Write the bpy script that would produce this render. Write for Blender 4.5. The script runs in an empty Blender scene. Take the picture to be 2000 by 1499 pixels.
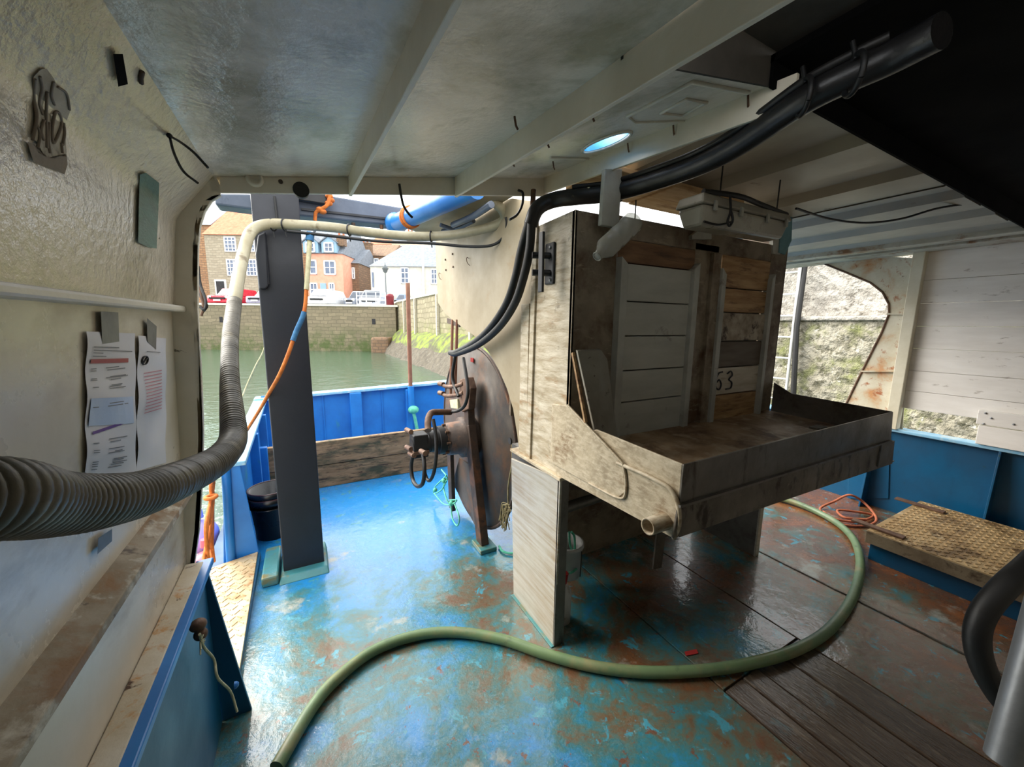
import bpy, bmesh, math, random
from mathutils import Vector, Matrix
rnd = random.Random(7)
S = bpy.context.scene
COL = S.collection

# ------------------------------------------------------------------ camera
FPX, YAW, PITCH, ROLL = 748.0, math.radians(28.45), math.radians(8.76), math.radians(-0.64)
CAM = Vector((0, 0, 1.5))
_cy, _sy, _cp, _sp = math.cos(YAW), math.sin(YAW), math.cos(PITCH), math.sin(PITCH)
_f = Vector((_sy*_cp, _cy*_cp, -_sp)); _r0 = Vector((_cy, -_sy, 0)); _d0 = _f.cross(_r0)
_r = math.cos(ROLL)*_r0 + math.sin(ROLL)*_d0; _d = -math.sin(ROLL)*_r0 + math.cos(ROLL)*_d0
cam_data = bpy.data.cameras.new('camera'); cam = bpy.data.objects.new('camera', cam_data); COL.objects.link(cam)
cam_data.sensor_fit = 'HORIZONTAL'; cam_data.sensor_width = 36; cam_data.lens = FPX/2000*36
cam_data.clip_start = 0.02; cam_data.clip_end = 500
cam.matrix_world = Matrix(((_r.x, -_d.x, -_f.x, CAM.x), (_r.y, -_d.y, -_f.y, CAM.y), (_r.z, -_d.z, -_f.z, CAM.z), (0, 0, 0, 1)))
S.camera = cam

# ------------------------------------------------------------------ sky, sun, exposure
world = bpy.data.worlds.new('overcast_sky'); S.world = world; world.use_nodes = True
bg = world.node_tree.nodes['Background']
bg.inputs[0].default_value = (0.96, 0.985, 1.0, 1); bg.inputs[1].default_value = 0.85
sun_d = bpy.data.lights.new('hazy_sun', 'SUN'); sun_d.energy = 2.0; sun_d.angle = math.radians(55); sun_d.color = (1, .95, .86)
sun = bpy.data.objects.new('hazy_sun', sun_d); COL.objects.link(sun)
sun.rotation_euler = Vector((0.55, -0.60, -0.62)).to_track_quat('-Z', 'Y').to_euler()
S.view_settings.view_transform = 'Standard'; S.view_settings.look = 'None'
S.view_settings.gamma = 1; S.view_settings.use_curve_mapping = False
S.view_settings.exposure = 1.92

# ------------------------------------------------------------------ measuring helpers: a point of the photo on a known plane of the boat
def ray(px, py): return _r*((px-1000)/FPX) + _d*((py-750)/FPX) + _f
def onX(px, py, v): d = ray(px, py); return CAM + d*((v-CAM.x)/d.x)
def onY(px, py, v): d = ray(px, py); return CAM + d*((v-CAM.y)/d.y)
def onZ(px, py, v): d = ray(px, py); return CAM + d*((v-CAM.z)/d.z)
def at(px, py, depth): return CAM + ray(px, py)*depth
def wallx(z):
    P = [(2.2, -.225), (1.96, -.225), (1.82, -.33), (1.545, -.362), (1.53, -.368), (.66, -.412), (0, -.44)]
    for (z0, x0), (z1, x1) in zip(P, P[1:]):
        if z >= z1: return x0 + (x1-x0)*(z0-z)/(z0-z1)
    return P[-1][1]
def onW(px, py, off=.002):
    d = ray(px, py); g = lambda t: CAM.x+d.x*t-(wallx(CAM.z+d.z*t)+off)
    a = .05
    while a < 6 and g(a) > 0: a += .02
    lo, hi = a-.02, a
    for _ in range(30):
        m = (lo+hi)/2
        if g(m) > 0: lo = m
        else: hi = m
    return CAM+d*lo
def ceil_z(x, y): return 2.0 + .175*x + .07*(y-1.62)*max(0, min(1, (x+.225)/.425))
def onC(px, py, off=-.002):
    z = 2.1
    for _ in range(25):
        p = onZ(px, py, z); z = .5*z + .5*(ceil_z(p.x, p.y)+off)
    return onZ(px, py, z)

# ------------------------------------------------------------------ materials
def srgb(r, g, b):
    f = lambda c: (c/255/12.92) if c/255 <= .04045 else ((c/255+.055)/1.055)**2.4
    return (f(r), f(g), f(b), 1)
MATS = {}
def _new(name):
    m = bpy.data.materials.new(name); m.use_nodes = True; nt = m.node_tree
    return m, nt, nt.nodes['Principled BSDF']
def _N(nt, t, **kw):
    n = nt.nodes.new(t)
    for k, v in kw.items(): setattr(n, k, v)
    return n
def _mix(nt, fac, a, b, blend='MIX'):
    n = _N(nt, 'ShaderNodeMix', data_type='RGBA', blend_type=blend)
    L = nt.links
    for sock, v in ((n.inputs[0], fac), (n.inputs[6], a), (n.inputs[7], b)):
        if isinstance(v, bpy.types.NodeSocket): L.new(v, sock)
        else: sock.default_value = v
    return n.outputs[2]
def _ramp(nt, v, stops):
    n = _N(nt, 'ShaderNodeValToRGB'); e = n.color_ramp.elements
    while len(e) < len(stops): e.new(.5)
    for el, (p, c) in zip(e, stops):
        el.position = p; el.color = c if isinstance(c, tuple) else (c, c, c, 1)
    nt.links.new(v, n.inputs[0]); return n.outputs[0]
def _noise(nt, vec, scale, detail=6, rough=.6, dist=0):
    n = _N(nt, 'ShaderNodeTexNoise'); n.inputs['Scale'].default_value = scale; n.inputs['Detail'].default_value = detail
    n.inputs['Roughness'].default_value = rough; n.inputs['Distortion'].default_value = dist
    nt.links.new(vec, n.inputs['Vector']); return n.outputs['Fac']
def _coords(nt, stretch=(1, 1, 1)):
    tc = _N(nt, 'ShaderNodeTexCoord'); mp = _N(nt, 'ShaderNodeMapping'); mp.inputs['Scale'].default_value = stretch
    nt.links.new(tc.outputs['Object'], mp.inputs['Vector']); return mp.outputs[0]
def _bump(nt, bs, h, strength, dist=.01):
    b = _N(nt, 'ShaderNodeBump'); b.inputs['Strength'].default_value = strength; b.inputs['Distance'].default_value = dist
    nt.links.new(h, b.inputs['Height']); nt.links.new(b.outputs[0], bs.inputs['Normal'])
def mat(name, c1, c2=None, scale=6, rough=.55, rvar=.15, metal=0, bump=.15, bscale=60, bdist=.004, stains=(), stretch=(1, 1, 1), contrast=(.35, .65), spec=.5):
    if name in MATS: return MATS[name]
    m, nt, bs = _new(name); v = _coords(nt, stretch)
    c1 = srgb(*c1); c2 = srgb(*c2) if c2 else c1
    n1 = _noise(nt, v, scale, 8)
    col = _ramp(nt, n1, [(contrast[0], c1), (contrast[1], c2)])
    for (sc, amount, sscale, soft, sstretch) in stains:
        vv = _coords(nt, sstretch)
        n = _noise(nt, vv, sscale, 9, .65, .3)
        t = 1-amount
        k = _ramp(nt, n, [(max(0, t-soft), 0.0), (min(1, t+soft), 1.0)])
        col = _mix(nt, k, col, srgb(*sc))
    nt.links.new(col, bs.inputs['Base Color'])
    rr = _ramp(nt, n1, [(.3, max(.02, rough-rvar)), (.7, min(1, rough+rvar))]); nt.links.new(rr, bs.inputs['Roughness'])
    bs.inputs['Metallic'].default_value = metal; bs.inputs['Specular IOR Level'].default_value = spec
    if bump: _bump(nt, bs, _noise(nt, v, bscale, 4), bump, bdist)
    MATS[name] = m; return m
W1 = (1, 1, 1)
RUST = (128, 72, 36); DKR = (70, 48, 36); GRIME = (96, 84, 66)
mat('white_paint_wall', (236, 225, 208), (222, 211, 193), 3, .17, .05, bump=.6, bscale=42, bdist=.005, spec=.8,
    stains=[((172, 164, 140), .42, 2.2, .1, W1), (GRIME, .285, 14, .02, W1)])
mat('white_paint_lower', (232, 223, 208), (216, 206, 188), 3, .3, .1, bump=.12, bscale=40,
    stains=[((170, 152, 124), .40, 3, .1, (1, .5, 1)), (GRIME, .27, 14, .02, W1)])
mat('white_paint_ceiling', (238, 230, 218), (224, 216, 202), 4, .2, .06, bump=.45, bscale=60, bdist=.003, spec=.7,
    stains=[((176, 170, 148), .42, 3, .08, W1), ((90, 80, 66), .27, 22, .015, (1, 3, 1))])
mat('white_paint_beam', (236, 229, 214), (222, 214, 197), 5, .35, .1, bump=.2, bscale=50, stains=[(GRIME, .29, 18, .02, W1)])
mat('dirty_ledge', (178, 162, 138), (140, 122, 96), 7, .6, .15, bump=.35, bscale=50,
    stains=[((150, 110, 66), .46, 6, .06, W1), ((92, 74, 56), .38, 16, .04, W1), ((214, 206, 190), .42, 11, .05, W1)])
mat('rusty_ledge', (220, 210, 192), (200, 184, 156), 8, .65, .1, bump=.4, bscale=60, stains=[((196, 134, 62), .42, 12, .06, W1), ((86, 60, 44), .36, 18, .03, W1)])
mat('corrugated_paint', (190, 184, 168), (172, 165, 150), 3, .5, .1, bump=.05, stains=[((120, 100, 76), .30, 8, .03, W1)])
mat('roof_edge_rust', (196, 192, 178), (170, 160, 140), 6, .55, .1, stains=[((136, 96, 64), .40, 7, .06, W1), (DKR, .33, 16, .03, W1)])
mat('shade_and_tape_black', (7, 7, 8), (4, 4, 5), 5, .9, .05, bump=.05, spec=.1)  # darkness of the unlit forward roof put into the colour; also black tape
mat('shade_grey', (70, 66, 60), (52, 50, 46), 5, .8, .1)  # shade forward of the skylight bay put into this dark grey
mat('plywood_tan', (206, 172, 128), (184, 148, 104), 5, .6, .1, stretch=(1, 6, 6), stains=[((150, 112, 74), .36, 4, .06, (1, 5, 5))])
mat('hopper_steel', (178, 163, 136), (154, 138, 110), 6, .5, .1, metal=.0, bump=.3, bscale=40, stretch=(1, 1, 4),
    stains=[((150, 112, 66), .38, 5, .07, (1, 1, 3)), ((216, 206, 186), .44, 8, .16, (1, 1, 5)), (GRIME, .33, 14, .06, W1)])
mat('beige_panel', (168, 153, 126), (152, 137, 110), 4, .55, .1, bump=.1, stains=[((156, 130, 92), .36, 3, .08, (1, 1, 2)), ((110, 80, 50), .26, 16, .02, W1)])
mat('hopper_front', (138, 126, 106), (114, 101, 84), 7, .6, .15, bump=.3, bscale=60, stains=[((84, 62, 42), .45, 5, .08, W1), ((146, 134, 114), .36, 12, .05, (1, 1, 3))])
mat('tray_steel', (128, 123, 116), (108, 103, 96), 6, .42, .12, metal=.55, bump=.15, bscale=60, stains=[((72, 64, 54), .38, 6, .08, (3, 1, 1))])
mat('tray_floor', (172, 144, 112), (138, 110, 82), 5, .55, .15, metal=.15, bump=.3, bscale=50,
    stains=[((92, 62, 42), .46, 4, .08, W1), ((176, 156, 130), .42, 9, .06, W1)])
mat('trough_steel', (126, 118, 106), (102, 94, 84), 7, .5, .15, metal=.35, bump=.3, bscale=50, stains=[((60, 52, 44), .40, 9, .06, (2, 1, 1)), ((150, 140, 122), .36, 14, .05, W1)])
mat('scaled_steel', (186, 170, 142), (154, 138, 112), 9, .5, .12, bump=.35, bscale=45,
    stains=[((128, 100, 66), .42, 6, .07, W1), ((206, 192, 166), .44, 14, .14, (1, 2, 5))])
mat('leg_steel', (186, 178, 162), (172, 163, 146), 6, .38, .1, metal=.35, bump=.2, bscale=40, stretch=(1, .6, 9),
    stains=[((150, 122, 84), .44, 2.2, .16, (1, 1, .8)), ((198, 194, 184), .42, 5, .2, (1, .5, 9))])
mat('guide_grey', (170, 170, 160), (148, 146, 136), 6, .5, .1, stains=[(GRIME, .32, 9, .05, W1)])
mat('grey_board', (172, 171, 160), (158, 157, 146), 4, .55, .1, bump=.08, stretch=(1, 1, 4), stains=[((110, 104, 92), .33, 6, .05, W1)])
mat('worn_board', (140, 136, 124), (120, 112, 98), 5, .6, .1, bump=.2, stains=[(DKR, .36, 18, .03, W1)])
mat('wood_tan', (176, 144, 100), (140, 104, 66), 4, .65, .1, bump=.25, bscale=30, stretch=(1, 4, 8), stains=[((100, 66, 40), .42, 5, .08, (1, 4, 6))])
mat('wood_brown', (124, 92, 62), (92, 64, 42), 4, .7, .1, bump=.3, bscale=30, stretch=(1, 4, 8), stains=[((62, 44, 32), .40, 5, .08, (1, 3, 6))])
mat('wood_blotch', (176, 164, 144), (120, 106, 88), 12, .7, .1, bump=.25, stains=[((70, 56, 46), .42, 14, .05, W1)])
mat('wood_dark', (104, 92, 78), (84, 72, 60), 4, .65, .1, bump=.2, stretch=(1, 4, 6))
mat('wood_white', (196, 188, 170), (170, 158, 136), 5, .6, .1, bump=.2, stretch=(1, 3, 6), stains=[((128, 108, 82), .34, 5, .06, (1, 3, 5))])
mat('pound_wood', (160, 128, 94), (124, 96, 68), 3, .75, .1, bump=.5, bscale=18, stretch=(1, 2, 9), stains=[((66, 66, 46), .46, 3, .07, (1, 1, 3)), ((56, 40, 30), .40, 6, .04, (1.4, 1, 12))])
mat('white_planks', (244, 238, 231), (232, 225, 217), 3, .6, .08, bump=.1, stretch=(1, 1, 5), stains=[((170, 158, 144), .33, 7, .05, (1, 1, 3))])
mat('cream_steel', (222, 214, 192), (204, 194, 168), 4, .5, .1, stains=[((196, 140, 84), .35, 5, .06, (1, 1, .6))])
mat('rusty_white', (212, 204, 184), (190, 178, 150), 5, .6, .1, bump=.2, stains=[((190, 136, 88), .40, 5, .08, W1), ((158, 92, 50), .37, 14, .05, W1), ((96, 62, 44), .33, 18, .03, W1)])
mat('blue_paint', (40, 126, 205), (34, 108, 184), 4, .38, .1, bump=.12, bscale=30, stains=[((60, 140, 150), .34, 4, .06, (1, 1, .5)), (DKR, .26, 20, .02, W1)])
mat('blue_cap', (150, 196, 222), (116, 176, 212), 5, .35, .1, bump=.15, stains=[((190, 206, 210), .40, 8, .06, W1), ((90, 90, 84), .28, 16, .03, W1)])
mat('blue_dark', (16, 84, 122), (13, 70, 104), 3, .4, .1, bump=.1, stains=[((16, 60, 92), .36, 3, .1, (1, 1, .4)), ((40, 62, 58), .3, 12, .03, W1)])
mat('teal_paint', (64, 130, 138), (60, 116, 110), 6, .4, .15, bump=.3, stains=[((120, 108, 60), .42, 8, .06, W1), ((60, 120, 170), .36, 5, .06, W1)])
mat('navy_post', (36, 38, 46), (28, 30, 38), 5, .42, .1, bump=.12, bscale=40, stains=[((30, 32, 38), .36, 4, .08, (1, 1, .5)), ((96, 98, 104), .27, 24, .02, W1)])
mat('grey_gantry', (96, 106, 124), (80, 90, 108), 5, .45, .1, stains=[((56, 62, 76), .36, 5, .06, W1)])
mat('black_rubber', (22, 21, 21), (30, 28, 27), 10, .55, .1, bump=.15, bscale=80)
mat('black_bundle', (30, 29, 30), (20, 20, 22), 8, .42, .12, bump=.3, bscale=50, stains=[((104, 92, 70), .33, 12, .03, W1), ((190, 176, 140), .24, 20, .02, W1)])
mat('black_plastic', (26, 26, 30), (18, 18, 20), 6, .4, .1, bump=.05)
mat('bucket_plastic', (20, 20, 24), (14, 14, 16), 6, .3, .08, bump=.03)
mat('bucket_rim', (70, 36, 40), (54, 28, 32), 8, .35, .1)
mat('rust_iron', (84, 66, 54), (62, 48, 40), 6, .6, .12, metal=.25, bump=.4, bscale=50, stains=[((112, 74, 50), .42, 7, .06, W1), ((48, 44, 44), .40, 4, .08, W1)])
mat('rust_disc', (88, 78, 68), (70, 62, 56), 4, .55, .12, metal=.25, bump=.2, bscale=50, stains=[((104, 74, 52), .42, 4, .08, W1), ((54, 50, 50), .38, 3, .1, W1)])
mat('rust_pole', (150, 104, 80), (124, 80, 60), 6, .7, .1, bump=.3)
mat('rusty_fitting', (120, 92, 72), (84, 60, 48), 14, .65, .15, metal=.3, bump=.5, bscale=60)
mat('ribbed_hose', (98, 92, 78), (78, 72, 60), 9, .5, .12, bump=.15, bscale=70, stains=[((136, 126, 104), .36, 10, .06, W1), ((54, 48, 40), .36, 6, .08, W1)])
mat('pale_hose', (176, 168, 142), (150, 140, 112), 7, .45, .1, bump=.15, bscale=70, stains=[((116, 102, 76), .38, 9, .05, W1)])
mat('green_hose', (110, 132, 92), (92, 116, 82), 7, .4, .1, bump=.1, stains=[((134, 130, 92), .38, 5, .07, W1), ((70, 86, 62), .36, 9, .06, W1)])
mat('light_shell', (150, 146, 134), (132, 128, 116), 5, .45, .1, stains=[(GRIME, .33, 10, .05, W1)])
mat('light_lens', (164, 160, 146), (150, 146, 132), 6, .3, .08, stains=[(GRIME, .33, 7, .06, W1)])
mat('blue_cloth', (110, 150, 156), (86, 126, 134), 9, .8, .05, bump=.4)
mat('zip_tie', (18, 18, 20), rough=.5, bump=0)
mat('duct_tape', (104, 104, 104), (88, 88, 90), 8, .45, .1, bump=.1)
mat('paper', (226, 224, 228), (216, 214, 222), 3, .6, .05, bump=.1, bscale=12)
mat('print_red', (176, 84, 78), rough=.6, bump=0); mat('print_purple', (98, 60, 140), rough=.6, bump=0)
mat('print_grey', (120, 120, 124), rough=.6, bump=0); mat('print_pink', (206, 140, 150), rough=.6, bump=0); mat('print_black', (40, 40, 44), rough=.6, bump=0)
mat('print_paleblue', (186, 204, 236), (200, 214, 240), 6, .5, .1)
mat('sticker_green', (70, 108, 94), (104, 140, 124), 12, .5, .1, bump=.3, stretch=(1, 1, 3), stains=[((150, 168, 150), .36, 10, .06, W1)])
mat('scraped_paint', (200, 192, 178), (168, 158, 144), 12, .6, .1, bump=.4, stains=[((112, 96, 84), .40, 14, .05, W1)])
mat('scraped_glue', (128, 114, 102), (150, 136, 124), 14, .6, .1, bump=.4)
mat('chequer_steel', (206, 186, 150), (184, 160, 120), 6, .45, .12, metal=.25, bump=.2, stains=[((160, 116, 66), .44, 7, .06, W1), ((230, 222, 206), .38, 10, .05, W1)])
mat('hatch_lid', (190, 162, 118), (160, 130, 88), 5, .45, .12, metal=.25, bump=.2, stains=[((112, 88, 58), .42, 6, .06, W1), ((206, 186, 150), .36, 10, .05, W1)])
mat('hatch_side', (150, 136, 112), (122, 106, 84), 8, .5, .12, metal=.2, bump=.3, stains=[((92, 76, 58), .42, 10, .05, W1)])
mat('orange_rope', (222, 126, 52), (190, 100, 40), 30, .8, .05, bump=.6, bscale=200)
mat('blue_rope', (66, 124, 168), (48, 100, 146), 30, .8, .05, bump=.6, bscale=200)
mat('cream_rope', (206, 200, 164), (180, 172, 136), 30, .8, .05, bump=.5, bscale=200)
mat('green_rope', (70, 170, 138), (110, 196, 166), 30, .8, .05, bump=.5, bscale=200)
mat('khaki_rope', (150, 138, 100), (120, 108, 76), 30, .85, .05, bump=.5, bscale=200)
mat('brown_cord', (176, 100, 66), (150, 80, 52), 30, .75, .05, bump=.4, bscale=200)
mat('pink_buoy', (232, 110, 122), (222, 96, 110), 4, .45, .08); mat('purple_buoy', (176, 158, 222), (160, 142, 210), 4, .5, .08)
mat('white_plastic', (206, 204, 200), (190, 188, 184), 6, .4, .08, stains=[((150, 130, 104), .33, 9, .05, W1)])
mat('red_plastic', (170, 36, 34), (150, 30, 30), 6, .45, .1)
mat('galvanised', (150, 152, 154), (130, 132, 134), 8, .4, .1, metal=.6, bump=.1)
mat('ladder_metal', (226, 226, 222), (206, 206, 200), 8, .45, .1, metal=.1)
mat('plank_wet', (84, 70, 58), (62, 50, 42), 4, .16, .08, spec=.9, bump=.55, bscale=16, bdist=.006, stretch=(7, 1, 1), stains=[((108, 96, 82), .40, 6, .06, (6, 1, 1)), ((60, 96, 104), .33, 4, .06, W1)])
mat('red_paint', (176, 44, 40), rough=.5, bump=.1)
mat('sky_blue_rim', (60, 170, 230), (90, 190, 240), 6, .4, .1)

# wet, worn deck paint: blue aft, worn to teal, brown and bare steel where the crew works
def deck_material():
    m, nt, bs = _new('deck_paint'); L = nt.links
    v = _coords(nt)
    sx = _N(nt, 'ShaderNodeSeparateXYZ'); L.new(v, sx.inputs[0])
    def mr(s, a, b, c, d):
        n = _N(nt, 'ShaderNodeMapRange'); n.clamp = True
        for i, q in enumerate((a, b, c, d)): n.inputs[i+1].default_value = q
        L.new(s, n.inputs[0]); return n.outputs[0]
    def add(a, b):
        n = _N(nt, 'ShaderNodeMath', operation='ADD'); L.new(a, n.inputs[0]); L.new(b, n.inputs[1]); return n.outputs[0]
    n1 = _noise(nt, v, 1.7, 12, .74, .5); n2 = _noise(nt, v, 6, 12, .74, .4); n3 = _noise(nt, v, 30, 8, .7)
    wear = add(add(n1, mr(sx.outputs[1], 3.2, 1.8, -.24, .11)), mr(sx.outputs[0], .6, 3.0, -.02, .13))
    n2o = _N(nt, 'ShaderNodeMath', operation='MULTIPLY_ADD'); L.new(n2, n2o.inputs[0]); n2o.inputs[1].default_value = .55; n2o.inputs[2].default_value = -.275
    wear2 = add(wear, n2o.outputs[0])
    base = _ramp(nt, wear2, [(.38, srgb(34, 128, 194)), (.48, srgb(42, 122, 166)), (.56, srgb(48, 112, 124)), (.62, srgb(72, 102, 96)), (.67, srgb(96, 86, 66)), (.74, srgb(100, 68, 44)), (.86, srgb(132, 80, 40))])
    flake = _ramp(nt, _noise(nt, v, 9, 8, .7, .5), [(.585, 0.0), (.625, 1.0)])
    base = _mix(nt, flake, base, srgb(64, 138, 156))
    f2 = _ramp(nt, add(_noise(nt, v, 13, 8, .7), mr(sx.outputs[1], 3, 1.6, -.12, 0)), [(.60, 0.0), (.64, 1.0)])
    base = _mix(nt, f2, base, srgb(104, 72, 56))
    f3 = _ramp(nt, _noise(nt, v, 3.1, 8, .65), [(.60, 0.0), (.68, 1.0)])
    base = _mix(nt, f3, base, srgb(150, 152, 142))
    sp1 = _ramp(nt, add(_noise(nt, v, 48, 5, .7), mr(sx.outputs[1], 3.2, 1.8, -.08, 0)), [(.62, 0.0), (.66, .7)])
    base = _mix(nt, sp1, base, srgb(92, 66, 46))
    sp2 = _ramp(nt, _noise(nt, v, 36, 6, .75, .6), [(.65, 0.0), (.68, .5)])
    base = _mix(nt, sp2, base, srgb(150, 186, 196))
    L.new(base, bs.inputs['Base Color'])
    L.new(_ramp(nt, n2, [(.35, .12), (.5, .24), (.68, .45)]), bs.inputs['Roughness'])
    h = add(n2, n3); _bump(nt, bs, h, .45, .007)
    bs.inputs['Coat Weight'].default_value = .75; bs.inputs['Coat Roughness'].default_value = .07
    cb_ = _N(nt, 'ShaderNodeBump'); cb_.inputs['Strength'].default_value = .4; cb_.inputs['Distance'].default_value = .008
    L.new(_noise(nt, v, 11, 5, .6, .4), cb_.inputs['Height']); L.new(cb_.outputs[0], bs.inputs['Coat Normal'])
    MATS['deck_paint'] = m
deck_material()
def water_material():
    m, nt, bs = _new('harbour_water'); v = _coords(nt)
    bs.inputs['Base Color'].default_value = srgb(70, 92, 76); bs.inputs['Roughness'].default_value = .06; bs.inputs['IOR'].default_value = 1.33
    L = nt.links
    n = _noise(nt, v, 1.6, 5, .55); n2 = _noise(nt, v, 7, 4, .5)
    a = _N(nt, 'ShaderNodeMath', operation='MULTIPLY_ADD'); L.new(n2, a.inputs[0]); a.inputs[1].default_value = .3; L.new(n, a.inputs[2])
    _bump(nt, bs, a.outputs[0], .35, .12); MATS['harbour_water'] = m
water_material()
def stone_material(name, cA, cB, cM, bw, bh, moss=None, mz=0.2, mortar=.03, along='x', bump=.8):
    m, nt, bs = _new(name); L = nt.links; tc = _N(nt, 'ShaderNodeTexCoord')
    sx = _N(nt, 'ShaderNodeSeparateXYZ'); L.new(tc.outputs['Object'], sx.inputs[0])
    cb = _N(nt, 'ShaderNodeCombineXYZ'); L.new(sx.outputs[0 if along == 'x' else 1], cb.inputs[0]); L.new(sx.outputs[2], cb.inputs[1])
    v0 = tc.outputs['Object']
    nd = _N(nt, 'ShaderNodeTexNoise'); nd.inputs['Scale'].default_value = 1.2; L.new(cb.outputs[0], nd.inputs['Vector'])
    vm = _N(nt, 'ShaderNodeVectorMath', operation='MULTIPLY_ADD'); L.new(nd.outputs['Color'], vm.inputs[0]); vm.inputs[1].default_value = (.35, .28, 0); L.new(cb.outputs[0], vm.inputs[2])
    br = _N(nt, 'ShaderNodeTexBrick'); L.new(vm.outputs[0], br.inputs['Vector'])
    br.inputs['Scale'].default_value = 1; br.inputs['Brick Width'].default_value = bw; br.inputs['Row Height'].default_value = bh; br.inputs['Mortar Size'].default_value = mortar
    br.inputs['Color1'].default_value = srgb(*cA); br.inputs['Color2'].default_value = srgb(*cB); br.inputs['Mortar'].default_value = srgb(*cM)
    n = _noise(nt, v0, 5, 8, .65)
    col = _mix(nt, _ramp(nt, n, [(.3, 0.0), (.75, .6)]), br.outputs[0], srgb(*cM))
    if moss:
        k = _N(nt, 'ShaderNodeMapRange'); k.inputs[1].default_value = mz+.9; k.inputs[2].default_value = mz-.5; L.new(sx.outputs[2], k.inputs[0])
        mm = _N(nt, 'ShaderNodeMath', operation='MULTIPLY'); L.new(k.outputs[0], mm.inputs[0]); L.new(_ramp(nt, _noise(nt, v0, 1.3, 8, .7), [(.4, .1), (.6, 1.0)]), mm.inputs[1])
        col = _mix(nt, mm.outputs[0], col, srgb(*moss))
    L.new(col, bs.inputs['Base Color']); bs.inputs['Roughness'].default_value = .85
    a = _N(nt, 'ShaderNodeMath', operation='MULTIPLY_ADD'); L.new(n, a.inputs[0]); a.inputs[1].default_value = .8; L.new(br.outputs['Fac'], a.inputs[2])
    iv = _N(nt, 'ShaderNodeMath', operation='SUBTRACT'); iv.inputs[0].default_value = 1; L.new(a.outputs[0], iv.inputs[1])
    _bump(nt, bs, iv.outputs[0], bump, .04); MATS[name] = m
stone_material('quay_stone_back', (150, 136, 110), (128, 116, 94), (116, 106, 86), .52, .26, moss=(84, 96, 52), mz=.5, mortar=.02)
stone_material('quay_stone_side', (160, 150, 124), (136, 128, 104), (122, 114, 90), .55, .28, moss=(112, 124, 48), mz=.9, along='y', bump=1)
stone_material('house_stone', (176, 164, 142), (156, 144, 122), (150, 140, 120), .45, .22, mortar=.02)
stone_material('sandstone', (178, 138, 100), (158, 116, 82), (132, 104, 80), .45, .22)
stone_material('brown_stone', (150, 118, 90), (128, 100, 78), (112, 92, 74), .4, .22)
mat('rubble_wall', (172, 166, 150), (136, 130, 112), 5, .9, .05, bump=1, bscale=22, bdist=.05, stains=[((104, 100, 82), .44, 9, .05, W1), ((120, 128, 62), .40, 2.5, .1, W1), ((206, 202, 190), .36, 12, .05, W1)])
mat('rubble_pale', (186, 180, 170), (156, 150, 140), 6, .9, .05, bump=1, bscale=24, bdist=.05, stains=[((120, 114, 104), .40, 10, .05, W1)])
mat('gravel', (104, 96, 82), (78, 72, 62), 4, .9, .05, bump=1, bscale=14, bdist=.06, stains=[((120, 116, 104), .4, 8, .05, W1)])
mat('moss_bank', (126, 142, 50), (96, 106, 60), 2, .9, .05, bump=1, bscale=12, bdist=.06, stains=[((86, 82, 68), .46, 2, .08, W1)])
mat('pantile', (214, 120, 82), (196, 100, 66), 4, .8, .05, bump=.6, bscale=30, stretch=(1, 1, .3))
mat('slate', (132, 138, 146), (112, 118, 126), 5, .7, .1, bump=.3)
mat('pink_render', (230, 168, 142), (222, 156, 130), 3, .8, .05); mat('white_render', (212, 208, 196), (200, 195, 182), 3, .8, .05)
mat('cream_render', (226, 210, 180), (212, 194, 164), 3, .8, .05); mat('asphalt', (120, 118, 114), (100, 98, 96), 5, .9, .05)
mat('house_white', (236, 236, 234), rough=.6, bump=0); mat('house_blue', (140, 172, 194), rough=.6, bump=0)
mat('house_glass', (92, 104, 124), (112, 124, 146), 2, .15, .05, bump=0); mat('dark_opening', (44, 42, 44), rough=.8, bump=0)
mat('car_red', (196, 36, 56), rough=.3, bump=0); mat('car_lilac', (150, 146, 166), rough=.3, bump=0); mat('car_white', (230, 232, 234), rough=.3, bump=0)
mat('car_grey', (120, 126, 138), rough=.3, bump=0); mat('car_blue', (120, 140, 178), rough=.3, bump=0); mat('car_silver', (190, 196, 206), rough=.3, bump=0)
mat('car_glass', (60, 68, 80), rough=.1, bump=0); mat('tyre', (24, 24, 24), rough=.8, bump=0); mat('lamp_glass', (236, 236, 226), rough=.2, bump=0)
mat('bin_red', (120, 34, 44), rough=.6, bump=0); mat('lamp_iron', (110, 116, 118), rough=.6, bump=0); mat('fence_white', (224, 226, 230), rough=.5, bump=0)
def bottle_material():
    m, nt, bs = _new('bottle_plastic'); L = nt.links
    bs.inputs['Base Color'].default_value = srgb(186, 184, 174); bs.inputs['Roughness'].default_value = .15
    tr = _N(nt, 'ShaderNodeBsdfTransparent'); tr.inputs[0].default_value = (.82, .82, .78, 1)
    mx = _N(nt, 'ShaderNodeMixShader'); mx.inputs[0].default_value = .5
    L.new(tr.outputs[0], mx.inputs[1]); L.new(bs.outputs[0], mx.inputs[2]); L.new(mx.outputs[0], nt.nodes['Material Output'].inputs[0])
    v = _coords(nt); _bump(nt, bs, _noise(nt, v, 60, 3), .4, .004); MATS['bottle_plastic'] = m
bottle_material()

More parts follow.
